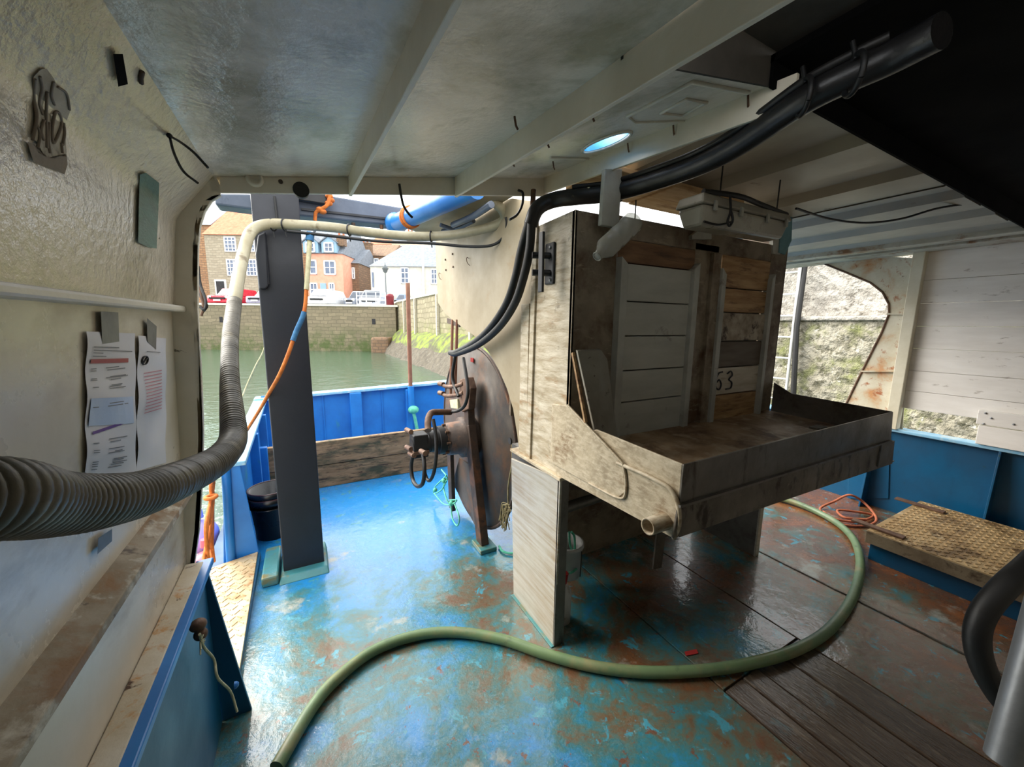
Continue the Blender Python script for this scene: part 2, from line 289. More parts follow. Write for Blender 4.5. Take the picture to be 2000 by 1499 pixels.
# ------------------------------------------------------------------ mesh helpers
def catmull(pts, n=8):
    P = [Vector(p) for p in pts]
    if len(P) < 3: return P
    Q = [P[0]*2-P[1]] + P + [P[-1]*2-P[-2]]; out = []
    for i in range(1, len(Q)-2):
        a, b, c, d = Q[i-1:i+3]
        for k in range(n):
            t = k/n
            out.append(.5*((2*b)+(c-a)*t+(2*a-5*b+4*c-d)*t*t+(3*b-a-3*c+d)*t**3))
    out.append(P[-1]); return out
def lerp_list(vals, n):
    out = []
    for k in range(n):
        t = k/(n-1)*(len(vals)-1); i = min(int(t), len(vals)-2); out.append(vals[i]+(vals[i+1]-vals[i])*(t-i))
    return out
class MB:
    def __init__(s, T=None): s.v = []; s.f = []; s.sm = []; s.T = T
    def add(s, vs, fs, smooth=False):
        o = len(s.v); s.v += [tuple(s.T(Vector(v)) if s.T else v) for v in vs]
        s.f += [tuple(i+o for i in f) for f in fs]; s.sm += [smooth]*len(fs); return s
    def hexa(s, a):   # 8 corners: bottom 4 then top 4
        return s.add(a, [(3, 2, 1, 0), (4, 5, 6, 7), (0, 1, 5, 4), (1, 2, 6, 5), (2, 3, 7, 6), (3, 0, 4, 7)])
    def box(s, x0, x1, y0, y1, z0, z1):
        return s.hexa([(x0, y0, z0), (x1, y0, z0), (x1, y1, z0), (x0, y1, z0), (x0, y0, z1), (x1, y0, z1), (x1, y1, z1), (x0, y1, z1)])
    def prism(s, pts, off):
        P = [Vector(p) for p in pts]; off = Vector(off); n = len(P)
        return s.add(P+[p+off for p in P], [tuple(range(n))[::-1], tuple(range(n, 2*n))]+[(i, (i+1) % n, (i+1) % n+n, i+n) for i in range(n)])
    def bar(s, p0, p1, w, h, up=(0, 0, 1)):
        p0, p1 = Vector(p0), Vector(p1); d = (p1-p0).normalized(); a = d.cross(Vector(up))
        if a.length < 1e-4: a = Vector((1, 0, 0))
        a.normalize(); b = a.cross(d); a *= w/2; b *= h/2
        return s.hexa([p0-a-b, p0+a-b, p1+a-b, p1-a-b, p0-a+b, p0+a+b, p1+a+b, p1-a+b])
    def tube(s, path, r, n=12, caps=True, sm=True, closed=False):
        P = [Vector(p) for p in path]; R = r if isinstance(r, (list, tuple)) else [r]*len(P)
        if len(R) != len(P): R = lerp_list(list(R), len(P))
        t = (P[1]-P[0]).normalized(); u = t.orthogonal().normalized(); vs = []; m = len(P)
        for i, p in enumerate(P):
            t2 = (P[min(i+1, m-1)]-P[max(i-1, 0)])
            if t2.length < 1e-9: t2 = t
            t2.normalize(); u = (u-t2*u.dot(t2)).normalized(); w = t2.cross(u)
            vs += [p+(u*math.cos(2*math.pi*k/n)+w*math.sin(2*math.pi*k/n))*R[i] for k in range(n)]
        fs = [(i*n+k, i*n+(k+1) % n, (i+1)*n+(k+1) % n, (i+1)*n+k) for i in range(m-1) for k in range(n)]
        s.add(vs, fs, sm)
        if caps: s.add(vs[:n], [tuple(range(n))[::-1]]); s.add(vs[-n:], [tuple(range(n))])
        return s
    def cyl(s, p0, p1, r0, r1=None, n=20): return s.tube([p0, p1], [r0, r0 if r1 is None else r1], n)
    def lathe(s, c, axis, prof, n=28):   # prof: (distance along axis, radius)
        c = Vector(c); a = Vector(axis).normalized(); u = a.orthogonal().normalized(); w = a.cross(u); vs = []
        for d, r in prof: vs += [c+a*d+(u*math.cos(2*math.pi*k/n)+w*math.sin(2*math.pi*k/n))*max(r, 1e-5) for k in range(n)]
        fs = [(i*n+k, i*n+(k+1) % n, (i+1)*n+(k+1) % n, (i+1)*n+k) for i in range(len(prof)-1) for k in range(n)]
        return s.add(vs, fs, True)
    def ball(s, c, r, n=16, sz=1):
        return s.lathe(Vector(c)-Vector((0, 0, r*sz)), (0, 0, 1), [(r*sz*(1-math.cos(math.pi*i/n)), r*math.sin(math.pi*i/n)) for i in range(n+1)], 24)
    def ring(s, c, axis, R, r, n=24, m=8):
        c = Vector(c); a = Vector(axis).normalized(); u = a.orthogonal().normalized(); w = a.cross(u)
        return s.tube([c+(u*math.cos(2*math.pi*k/n)+w*math.sin(2*math.pi*k/n))*R for k in range(n+1)], r, m, caps=False)
    def build(s, name, material, parent=None, bevel=0, auto=True, fix=True):
        me = bpy.data.meshes.new(name); me.from_pydata(s.v, [], s.f); me.update()
        for p, q in zip(me.polygons, s.sm): p.use_smooth = q
        if fix:
            bm = bmesh.new(); bm.from_mesh(me); bmesh.ops.recalc_face_normals(bm, faces=bm.faces); bm.to_mesh(me); bm.free()
        o = bpy.data.objects.new(name, me); COL.objects.link(o); me.materials.append(MATS[material])
        if parent:
            o.parent = parent; o.matrix_parent_inverse = Matrix.Translation(-parent.location)
            if parent.parent or parent.type == 'MESH': o.matrix_parent_inverse = Matrix.Identity(4)
        if bevel:
            b = o.modifiers.new('bevel', 'BEVEL'); b.width = bevel; b.segments = 2; b.limit_method = 'ANGLE'
        return o
def tag(o, label, cat=None, group=None, kind=None):
    o['label'] = label
    if cat: o['category'] = cat
    if group: o['group'] = group
    if kind: o['kind'] = kind
    return o
def thing(name, label, cat, loc=(0, 0, 0), group=None, kind=None):
    o = bpy.data.objects.new(name, None); COL.objects.link(o); o.location = loc; o.empty_display_size = .1
    bpy.context.view_layer.update()
    return tag(o, label, cat, group, kind)
def struct(name, label):
    o = bpy.data.objects.new(name, None); COL.objects.link(o); o['kind'] = 'structure'; o['label'] = label; return o
def boxo(name, m, parent, *b, bevel=.002): return MB().box(*b).build(name, m, parent, bevel)

# ================================================================== THE SETTING
# ---- deck
floor = struct('floor', 'worn blue painted steel working deck with wet timber planks')
boxo('deck_underlay', 'plank_wet', floor, -.42, 4.2, -1.3, 4.75, -.10, -.014, bevel=0)
G = .004
boxo('deck_plate', 'deck_paint', floor, -.42, 1.45-G, -1.3, 4.75, -.014, 0)
boxo('deck_plate', 'deck_paint', floor, 1.45+G, 2.03-G, .79+G, 4.75, -.014, 0)
boxo('deck_plate', 'deck_paint', floor, 2.03+G, 2.62-G, -1.3, 4.75, -.014, 0)
boxo('deck_plate', 'deck_paint', floor, 2.62+G, 4.2, -1.3, 4.75, -.014, 0)
for x0, x1, dz in ((1.45, 1.575, .0), (1.575, 1.68, .003), (1.68, 1.85, -.002), (1.85, 2.03, .002)):
    boxo('plank', 'plank_wet', floor, x0+G, x1-G, -1.3, .79-G, -.014, dz, bevel=.003)
mb = MB()
for i in range(60):
    y = -.4+i*.045; mb.tube([(2.62+rnd.uniform(-.003, .003), y, .001), (2.62, y+.05, .001)], .006, 6)
mb.build('weld_seam', 'trough_steel', floor)

# ---- left cabin side
wl = struct('wall_left', 'glossy cream painted steel side of the shelter')
zs = [1.96, 1.93, 1.90, 1.87, 1.84, 1.81, 1.77, 1.70, 1.62, 1.545]
ys = [-1.3, -.6, 0, .5, .9, 1.2, 1.45, 1.62]
def wall_strip(zs, name, m):
    vs = [(wallx(z), y, z if z < 1.95 else ceil_z(-.225, y)) for z in zs for y in ys]; n = len(ys)
    fs = [(i*n+k, i*n+k+1, (i+1)*n+k+1, (i+1)*n+k) for i in range(len(zs)-1) for k in range(n-1)]
    vs2 = [(x-.012, y, z) for x, y, z in vs]; N = len(vs)
    MB().add(vs+vs2, fs+[tuple(q+N for q in f)[::-1] for f in fs], True).build(name, m, wl, fix=False)
wall_strip(zs, 'upper_panel', 'white_paint_wall')
wall_strip([1.53, 1.35, 1.15, 1.0, .8, .66, .3, 0], 'lower_panel', 'white_paint_lower')
boxo('rail', 'white_paint_beam', wl, -.385, -.332, -1.3, 1.625, 1.528, 1.548, bevel=.006)
MB().prism([(-.41, -1.3, .985), (-.352, -1.3, .955), (-.352, -1.3, .935), (-.41, -1.3, .935)], (0, 2.92, 0)).build('ledge', 'dirty_ledge', wl, .003)
MB().prism([(-.41, -1.3, .668), (-.36, -1.3, .664), (-.36, -1.3, .62), (-.41, -1.3, .62)], (0, 2.9, 0)).build('ledge', 'rusty_ledge', wl, .003)
# end frame of the cabin side, with the rounded upper corner
outer = [(430, 381), (412, 392), (399, 412), (390, 440), (386, 480), (385, 540), (385, 605), (389, 680), (393, 760), (396, 850), (393, 960), (388, 1040), (376, 1125)]
inner = [(300, 1160), (300, 1000), (300, 800), (300, 600), (300, 465), (310, 400), (350, 345), (400, 320), (430, 345)]
MB().prism([onY(x, y, 1.62) for x, y in outer+inner], (0, .012, 0)).build('end_frame', 'white_paint_beam', wl)
P = [onY(x, y, 1.62) for x, y in outer]
mb = MB()
for a, b in zip(P, P[1:]): mb.hexa([a, b, b+Vector((-.012, 0, 0)), a+Vector((-.012, 0, 0)), a+Vector((0, .025, 0)), b+Vector((0, .025, 0)), b+Vector((-.012, .025, 0)), a+Vector((-.012, .025, 0))])
mb.build('frame_flange', 'white_paint_beam', wl)

# ---- ceiling: cream deckhead, beams, corrugated roof
ce = struct('ceiling', 'cream painted deckhead with welded beams and a corrugated roof to starboard')
def ceil_panel(name, x0, x1, y0, y1, m):
    nx, ny = 8, 16; P_ = [(x0+(x1-x0)*i/nx, y0+(y1-y0)*j/ny) for j in range(ny+1) for i in range(nx+1)]; k = nx+1
    lo = [(x, y, ceil_z(x, y)) for x, y in P_]; hi = [(x, y, z+.012) for x, y, z in lo]; N = len(lo)
    f_ = [(j*k+i, j*k+i+1, (j+1)*k+i+1, (j+1)*k+i) for j in range(ny) for i in range(nx)]
    e_ = [(i, i+1) for i in range(nx)]+[(ny*k+i+1, ny*k+i) for i in range(nx)]+[((j+1)*k, j*k) for j in range(ny)]+[(j*k+nx, (j+1)*k+nx) for j in range(ny)]
    MB().add(lo+hi, [q_[::-1] for q_ in f_]+[tuple(v_+N for v_ in q_) for q_ in f_]+[(a, b, b+N, a+N) for a, b in e_]).build(name, m, ce, fix=True)
ceil_panel('roof_plate', -.24, .20, -1.3, 1.63, 'white_paint_ceiling')
ceil_panel('roof_plate', .20, .60, -1.3, 1.63, 'white_paint_ceiling')
# bay with the oval skylight
a0, b0 = onC(1130, 295), onC(1240, 262); mid = (a0+b0)/2; mid.x = .972
E1 = (.045, .105); X0, X1, Y0, Y1 = .60, 1.16, .66, 1.63; NN = 48
def rim(t, off=0):
    x, y = mid.x+(E1[0]+off)*math.cos(t), mid.y+(E1[1]+off)*math.sin(t); return (x, y, ceil_z(x, y))
def border(t):
    dx, dy = math.cos(t)*E1[0], math.sin(t)*E1[1]; k = 1e9
    if dx > 1e-9: k = min(k, (X1-mid.x)/dx)
    if dx < -1e-9: k = min(k, (X0-mid.x)/dx)
    if dy > 1e-9: k = min(k, (Y1-mid.y)/dy)
    if dy < -1e-9: k = min(k, (Y0-mid.y)/dy)
    x, y = mid.x+dx*k, mid.y+dy*k; return (x, y, ceil_z(x, y))
ang = sorted([2*math.pi*k/NN for k in range(NN)]+[math.atan2((cy-mid.y)/E1[1], (cx-mid.x)/E1[0]) % (2*math.pi) for cx in (X0, X1) for cy in (Y0, Y1)])
vs = [rim(t) for t in ang]+[border(t) for t in ang]; n = len(ang)
fs = [(k, (k+1) % n, n+(k+1) % n, n+k) for k in range(n)]
MB().add(vs+[(x, y, z+.012) for x, y, z in vs], fs+[tuple(i+2*n for i in f)[::-1] for f in fs]+[(k, (k+1) % n, 2*n+(k+1) % n, 2*n+k) for k in range(n)]+[(n+k, n+(k+1) % n, 3*n+(k+1) % n, 3*n+k) for k in range(n)]).build('roof_plate', 'white_paint_ceiling', ce)
mb = MB(); mb.add([rim(t, -.002) for t in ang]+[(x, y, z+.05) for x, y, z in [rim(t, .0) for t in ang]], [(k, (k+1) % n, n+(k+1) % n, n+k) for k in range(n)], True)
sk = mb.build('skylight_rim', 'sky_blue_rim', ce)
MB().tube([Vector(rim(t, .006))+Vector((0, 0, -.002)) for t in ang+[ang[0]]], .006, 8, caps=False).build('skylight_bead', 'white_paint_ceiling', ce)
# raised weld outlines on the deckhead
def strokes(pts, r, m, name, parent, surf=onC): return MB().tube([surf(*p) for p in pts], r, 6).build(name, m, parent)
strokes([(1225, 228), (1352, 160), (1462, 181)], .006, 'white_paint_beam', 'weld_bead', ce)
strokes([(1225, 228), (1240, 240), (1380, 236)], .004, 'white_paint_beam', 'weld_bead', ce)
strokes([(1290, 222), (1340, 194), (1380, 201), (1332, 227), (1290, 222)], .005, 'white_paint_beam', 'weld_bead', ce)
strokes([(1075, 308), (1150, 311)], .005, 'white_paint_beam', 'weld_bead', ce)
def stiff(x0, x1, y0, depth, name='stiffener'):
    zt = lambda x, y: ceil_z(x, y)-depth
    MB().hexa([(x0-.005, y0, zt(x0, y0)), (x0+.007, y0, zt(x0, y0)), (x1+.007, 1.625, zt(x1, 1.62)), (x1-.005, 1.625, zt(x1, 1.62)),
               (x0-.005, y0, ceil_z(x0, y0)+.004), (x0+.007, y0, ceil_z(x0, y0)+.004), (x1+.007, 1.625, ceil_z(x1, 1.62)+.004), (x1-.005, 1.625, ceil_z(x1, 1.62)+.004)]).build(name, 'white_paint_beam', ce, .002)
stiff(.20, .185, -1.3, .066); stiff(.62, .60, -1.3, .078); stiff(1.13, 1.04, .60, .072)
zb = lambda x: 1.945+.15*x
MB().prism([(-.235, 1.62, zb(-.235)), (1.06, 1.62, zb(1.06)), (1.06, 1.62, ceil_z(1.06, 1.62)), (-.235, 1.62, ceil_z(-.235, 1.62))], (0, .012, 0)).build('girder', 'white_paint_beam', ce, .002)
p = onY(588, 371, 1.615); MB().cyl(p, p+Vector((0, .02, 0)), .026).build('round_hole_plug', 'black_rubber', ce)
p = onY(548, 355, 1.615); MB().cyl(p, p+Vector((0, .02, 0)), .007).build('bolt', 'rust_iron', ce)
p = onY(497, 349, 1.612); MB().lathe(p+Vector((0, .008, 0)), (0, -1, 0), [(0, .026), (.012, .024), (.016, .018), (.006, .014), (.004, 0)]).build('socket', 'white_paint_beam', ce)
for i, (x, y) in enumerate([(1005, 228), (1156, 212), (1068, 268), (1000, 308), (973, 318), (1182, 332), (1315, 245), (1080, 316), (1226, 280), (1461, 185)]):
    p = onC(x, y, -.004 if i > 5 else -.02); MB().tube([p, p+Vector((.004, 0, -.02)), p+Vector((.012, .004, -.026))], .003, 6).build('hook', 'rusty_fitting', ce)
# corrugated sheet
def corr_z(x): return 2.165-.012*(x-1.1)
prof = []; x = 1.02; per = .5
while x < 4.22:
    for dx, dz in ((0, 0), (.17, 0), (.21, -.034), (.45, -.034)): prof.append((x+dx, corr_z(x+dx)+dz))
    x += per
prof = [q for q in prof if q[0] < 4.3]
def sheet(x0, x1, y0, y1, name, m, dz=0):
    pr = [(x, z+dz) for x, z in prof if x0 <= x <= x1]; n = len(pr)
    vs = [(x, y0, z) for x, z in pr]+[(x, y1, z) for x, z in pr]+[(x, y0, z+.004) for x, z in pr]+[(x, y1, z+.004) for x, z in pr]
    fs = [(k, k+1, n+k+1, n+k) for k in range(n-1)]+[(2*n+k+1, 2*n+k, 3*n+k, 3*n+k+1) for k in range(n-1)]+[(k, k+1, 2*n+k+1, 2*n+k) for k in range(n-1)]+[(n+k+1, n+k, 3*n+k, 3*n+k+1) for k in range(n-1)]
    MB().add(vs, fs).build(name, m, ce)
sheet(1.05, 3.3, .665, 1.52, 'corrugated_sheet', 'corrugated_paint')
sheet(2.45, 4.3, .665, 2.35, 'corrugated_sheet', 'corrugated_paint', -.006)
boxo('edge_beam', 'roof_edge_rust', ce, 3.98, 4.26, -1.3, 2.35, 2.075, 2.115, bevel=.004)
boxo('edge_beam', 'roof_edge_rust', ce, 3.72, 3.80, .62, 2.35, 2.07, 2.12, bevel=.004)
boxo('wood_soffit', 'plywood_tan', ce, 1.075, 1.45, 1.22, 1.50, 2.10, 2.12, bevel=.003)
boxo('wood_soffit', 'plywood_tan', ce, 1.455, 1.95, 1.22, 1.50, 2.095, 2.12, bevel=.003)
boxo('shade_roof_black', 'shade_and_tape_black', ce, 1.10, 4.5, -1.3, .95, 2.172, 2.19, bevel=0)  # black sheet added where the shelter roof forward is only unlit
MB().prism([(.60, .655, ceil_z(.60, .655)-.006), (1.15, .655, ceil_z(1.15, .655)-.006), (1.15, .655, 2.215), (.60, .655, 2.215)], (0, .006, 0)).build('shade_strip_grey', 'shade_grey', ce)  # added strip, shade put into its colour, closes the end of the bay
boxo('shade_roof_grey', 'shade_grey', ce, .60, 1.14, -1.3, .93, 2.205, 2.215, bevel=0)  # added panel, dark colour stands in for shade ahead of the bay
MB().prism([(1.10, .645, corr_z(1.1)-.052), (4.3, .625, corr_z(4.3)-.060), (4.3, .625, 2.19), (1.10, .645, 2.19)], (0, .008, 0)).build('shade_edge_black', 'shade_and_tape_black', ce)  # added black strip, gives the painted darkness a straight edge along the sheets
wf = struct('wall_front', 'cream after bulkhead of the wheelhouse behind the photographer')
boxo('panel', 'white_paint_lower', wf, -.6, 4.5, -1.34, -1.3, -.1, 2.22, bevel=0)

# ---- near bulwark stub on the left (blue), gangway sill, far bulwark, transom, starboard bulwark
bl = struct('wall_bulwark_left', 'blue painted steel bulwark along the port side with a gangway gap')
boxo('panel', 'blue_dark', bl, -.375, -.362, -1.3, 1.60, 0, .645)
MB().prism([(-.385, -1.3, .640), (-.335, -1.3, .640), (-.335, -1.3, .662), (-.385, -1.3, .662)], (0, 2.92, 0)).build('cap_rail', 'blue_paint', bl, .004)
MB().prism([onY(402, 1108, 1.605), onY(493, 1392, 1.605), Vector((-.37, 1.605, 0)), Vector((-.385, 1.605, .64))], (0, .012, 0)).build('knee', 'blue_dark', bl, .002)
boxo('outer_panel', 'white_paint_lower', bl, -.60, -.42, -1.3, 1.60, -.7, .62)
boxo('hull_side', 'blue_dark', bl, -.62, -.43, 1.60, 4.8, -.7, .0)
boxo('panel', 'blue_paint', bl, -.435, -.42, 2.76, 4.76, -.0, .64)
MB().prism([(-.475, 2.74, .63), (-.36, 2.74, .63), (-.36, 2.74, .66), (-.475, 2.74, .66)], (-.03, 2.05, .03)).build('cap_rail', 'blue_cap', bl, .006)
MB().prism([(-.475, 2.75, .63), (-.392, 2.75, .63), (-.338, 2.75, .02), (-.525, 2.75, .02)], (0, .012, 0)).build('end_plate', 'blue_paint', bl, .003)
MB().tube([(-.462, 2.745, .63), (-.485, 2.74, .02)], .024, 16).build('end_pipe', 'blue_paint', bl)
for y in (3.45, 4.15): boxo('frame', 'blue_paint', bl, -.425, -.36, y, y+.05, 0, .64)
sill = thing('gangway_sill', 'rusty chequer plate step in the gap of the port bulwark', 'step', (-.45, 2.2, .03))
MB().prism([(-.60, 1.70, .035), (-.325, 1.70, .035), (-.345, 2.75, .035), (-.58, 2.68, .035)], (0, 0, .012)).build('plate', 'chequer_steel', sill, .002)
mb = MB()
for i in range(9):
    for j in range(22):
        x, y = -.58+i*.028+.014*(j % 2), 1.74+j*.044
        s = 1 if (i+j) % 2 else -1
        if -.585 < x < -.35: mb.bar((x-.010, y-.012*s, .048), (x+.010, y+.012*s, .048), .005, .004)
tr = mb.build('tread_pattern', 'chequer_steel', sill); tr['kind'] = 'stuff'
MB().box(-.345, -.33, 1.62, 2.76, -.02, .035).build('edge_plate', 'blue_dark', sill, .002)

ws = struct('wall_stern', 'bright blue transom bulwark at the stern with pale cap rail')
boxo('panel', 'blue_paint', ws, -.44, 4.25, 4.76, 4.78, -.6, .72)
MB().hexa([(-.5, 4.70, .675), (4.3, 4.70, .80), (4.3, 4.86, .80), (-.5, 4.86, .675), (-.5, 4.70, .705), (4.3, 4.70, .835), (4.3, 4.86, .835), (-.5, 4.86, .705)]).build('cap_rail', 'blue_cap', ws, .006)
for x in (.42, 1.06, 1.75, 2.5, 3.3): boxo('frame', 'blue_paint', ws, x, x+.13 if x < .5 else x+.07, 4.68, 4.77, 0, .70, bevel=.01)
for x in (.14, .78): boxo('seam', 'blue_paint', ws, x, x+.012, 4.745, 4.765, 0, .69)

br = struct('wall_bulwark_right', 'dark blue steel bulwark along the starboard side')
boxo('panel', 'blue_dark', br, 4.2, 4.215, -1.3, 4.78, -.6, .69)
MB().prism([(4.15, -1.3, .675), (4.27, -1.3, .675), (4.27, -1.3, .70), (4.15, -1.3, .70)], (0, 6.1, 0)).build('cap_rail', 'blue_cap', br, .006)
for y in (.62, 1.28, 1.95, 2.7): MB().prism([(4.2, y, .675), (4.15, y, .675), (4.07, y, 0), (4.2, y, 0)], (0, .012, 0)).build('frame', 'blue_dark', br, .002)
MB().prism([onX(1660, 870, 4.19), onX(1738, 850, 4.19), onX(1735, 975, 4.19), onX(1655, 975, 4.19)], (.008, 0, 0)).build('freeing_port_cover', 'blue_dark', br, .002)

wr = struct('wall_right', 'pale weathered boards fixed above the starboard bulwark')
zz = [onX(1788, y, 4.2).z for y in (496, 550, 594, 638, 681, 725, 765, 801)]
for a, b in zip(zz, zz[1:]):
    MB().box(4.19+rnd.uniform(-.004, .004), 4.225, -1.3, 1.165, b+.001, a-.001).build('board', 'white_planks', wr, .003)
for y0, y1 in ((800, 829), (830, 868)):
    q = onX(1912, y0, 4.14); q2 = onX(1912, y1, 4.14)
    o = MB().box(4.13, 4.165, -1.3, q.y, q2.z, q.z-.003).build('board', 'white_planks', wr, .004)
for x, y in ((1925, 808), (1936, 818), (1921, 829), (1980, 830)):
    q = onX(x, y, 4.128); MB().lathe(q, (-1, 0, 0), [(0, .007), (.004, .005), (.005, 0)], 10).build('nail', 'galvanised', wr)
boxo('stanchion', 'cream_steel', wr, 4.13, 4.21, 1.155, 1.225, .70, 2.09, bevel=.004)
gus = [(1784, 505), (1700, 500), (1545, 478), (1600, 512), (1650, 532), (1700, 553), (1724, 572), (1736, 595), (1736, 615), (1722, 650), (1683, 727), (1645, 805), (1622, 850), (1762, 850)]
gp = MB().prism([onX(x, y, 4.215) for x, y in gus], (.01, 0, 0)).build('gusset', 'rusty_white', wr)
for (x0, x1, y) in ((1733, 1778, 614), (1683, 1770, 726)): MB().bar(onX(x0, y, 4.20), onX(x1, y, 4.20), .03, .012).build('gusset_rib', 'rusty_white', wr)
MB().tube([onX(x, y, 4.213) for x, y in gus[2:13]], .008, 8).build('gusset_edge', 'rusty_fitting', wr)

# ================================================================== HARBOUR
tT = lambda v: Vector((_cy*v.x+_sy*v.y, -_sy*v.x+_cy*v.y, v.z))     # town frame: x along the back quay, y away from it
def town(px, py, ly):                                              # point of the photo on the town plane at distance ly -> (x, z)
    d = ray(px, py); t = ly/(d.x*_sy+d.y*_cy); q = CAM+d*t
    return q.x*_cy-q.y*_sy, q.z
LYQ = 28.6; ZQ = 2.68
water = MB().add([(-80, -20, -.6), (60, -20, -.6), (60, 60, -.6), (-80, 60, -.6)], [(0, 1, 2, 3)]).build('water', 'harbour_water'); tag(water, 'still green harbour water behind the stern', kind='structure')
qb = MB(tT).box(-60, town(772, 600, LYQ)[0], LYQ, LYQ+1.2, -2, ZQ).build('harbour_wall', 'quay_stone_back'); tag(qb, 'stone quay wall across the harbour with mossy foot', kind='structure')
for px, py in ((432, 625), (730, 629)):
    x, z = town(px, py, LYQ); MB(tT).box(x-.12, x+.12, LYQ-.02, LYQ+.05, z-.2, z+.2).build('drain_hole', 'dark_opening', qb)
cop = MB(tT); x = -40
cop.box(-60, town(772, 600, LYQ)[0]+.2, LYQ-.08, LYQ+.7, ZQ, ZQ+.14).build('coping', 'white_render', qb)
MB(tT).box(town(735, 650, LYQ)[0], town(770, 650, LYQ)[0], LYQ-1.4, LYQ, -1, .5).build('stone_toe', 'brown_stone', qb, .2)
cx, cyy = tT(Vector((town(772, 600, LYQ)[0], LYQ, 0))).xy
def rough_wall(name, x, y0, y1, z0, z1, st, amp, m, back):
    r = random.Random(3); ny, nz = int((y1-y0)/st), int((z1-z0)/st); vs = []
    for j in range(nz+1):
        for i in range(ny+1):
            k = amp if 0 < j < nz else 0
            vs.append((x+r.uniform(-k, k), y0+(y1-y0)*i/ny, z0+(z1-z0)*j/nz))
    fs = [(j*(ny+1)+i, j*(ny+1)+i+1, (j+1)*(ny+1)+i+1, (j+1)*(ny+1)+i) for j in range(nz) for i in range(ny)]
    N = len(vs); b = [(x+back, y0, z0), (x+back, y1, z0), (x+back, y1, z1), (x+back, y0, z1)]
    fs += [(N, N+1, N+2, N+3), (nz*(ny+1), (nz+1)*(ny+1)-1, N+2, N+3), (0, nz*(ny+1), N+3, N), (ny, (nz+1)*(ny+1)-1, N+2, N+1)]
    return MB().add(vs+b, fs).build(name, m, fix=True)
sq = rough_wall('harbour_wall', 6.3, -2.5, 6.0, -1.5, 1.62, .07, .02, 'rubble_wall', 2.5); tag(sq, 'rough mossy lower course of the quay beside the boat', kind='structure')
s2 = rough_wall('harbour_wall', 6.42, -2.5, 6.0, 1.58, 2.95, .07, .018, 'rubble_pale', 2.4); tag(s2, 'paler upper course of the quay beside the boat', kind='structure')
boxo('ledge_course', 'rubble_pale', s2, 6.24, 6.5, -2.5, 6.0, 1.60, 1.66, bevel=.02)
s3 = MB().box(6.25, 8.5, 6.0, cyy+4, -1.5, 3.02).build('harbour_wall', 'quay_stone_side'); tag(s3, 'stone quay wall running aft along the starboard side', kind='structure')
boxo('coping', 'white_render', s3, 6.18, 6.7, 6.0, cyy+.6, 3.02, 3.14, bevel=.02)
for y in (11, 15, 19.5, 24, 27): boxo('fender_pile', 'wood_white', s3, 6.10, 6.25, y, y+.2, -1, 3.0, bevel=.02)
ban = MB(); nb = 26; vs = []
for i in range(nb+1):
    y = 9+(cyy-9-.3)*i/nb
    for k, (dx, z) in enumerate(((0, 1.0), (-.35, .75), (-.75, .2), (-1.1, -.3), (-1.5, -.9))):
        vs.append((6.26+dx*(1+rnd.uniform(-.12, .12)), y+rnd.uniform(-.1, .1), z+rnd.uniform(-.1, .1)))
ban.add(vs, [(i*5+k, i*5+k+1, (i+1)*5+k+1, (i+1)*5+k) for i in range(nb) for k in range(2)], True).build('mossy_bank', 'moss_bank', s3)
MB().add(vs, [(i*5+k, i*5+k+1, (i+1)*5+k+1, (i+1)*5+k) for i in range(nb) for k in range(2, 4)], True).build('gravel_bank', 'gravel', s3)

# ladder on the quay
ld = thing('quay_ladder', 'pale metal ladder fixed to the quay wall behind the hopper', 'ladder', (6.2, 3.05, -.6))
la, lb = onX(1566, 490, 6.22), onX(1537, 760, 6.22)
for dy in (0, .36):
    MB().tube([la+Vector((0, dy, .5)), lb+Vector((0, dy, -.7))], .02, 10).build('rail', 'ladder_metal', ld)
for k in range(-1, 11):
    t = (529.5+42.3*(k-1)-490)/270; q = la+(lb-la)*t; MB().tube([q, q+Vector((0, .36, 0))], .013, 8).build('rung', 'ladder_metal', ld)
tag(MB().tube([onX(1572, 520, 6.27), onX(1556, 640, 6.2), onX(1550, 760, 6.2), onX(1548, 800, 6.2)], .035, 10).build('fender_pipe', 'black_rubber'), 'dark rubber fender strip beside the quay ladder', 'fender')

# quay ground and houses
gq = MB(tT).box(-60, 40, LYQ+.6, 90, ZQ-.3, ZQ+.02).build('ground', 'asphalt'); tag(gq, 'street on top of the far quay', kind='structure')
gq2 = MB().box(6.7, 30, 5, cyy, 2.5, 3.0).build('ground', 'asphalt'); tag(gq2, 'top of the starboard quay', kind='structure')
def window(parent, px0, px1, py0, py1, ly, frame='house_white', cols=2, rows=2, th=.10):
    x0, z1 = town(px0, py0, ly); x1, z0 = town(px1, py1, ly)
    w = MB(tT); f = th
    w.box(x0, x1, ly-.08, ly+.02, z0, z0+f).box(x0, x1, ly-.08, ly+.02, z1-f, z1).box(x0, x0+f, ly-.08, ly+.02, z0, z1).box(x1-f, x1, ly-.08, ly+.02, z0, z1)
    for i in range(1, cols): xx = x0+(x1-x0)*i/cols; w.box(xx-.03, xx+.03, ly-.07, ly, z0, z1)
    for i in range(1, rows): zz_ = z0+(z1-z0)*i/rows; w.box(x0, x1, ly-.07, ly, zz_-.03, zz_+.03)
    o = w.build('window', frame, parent); MB(tT).box(x0+.02, x1-.02, ly-.03, ly+.0, z0+.02, z1-.02).build('pane', 'house_glass', o)
    return o
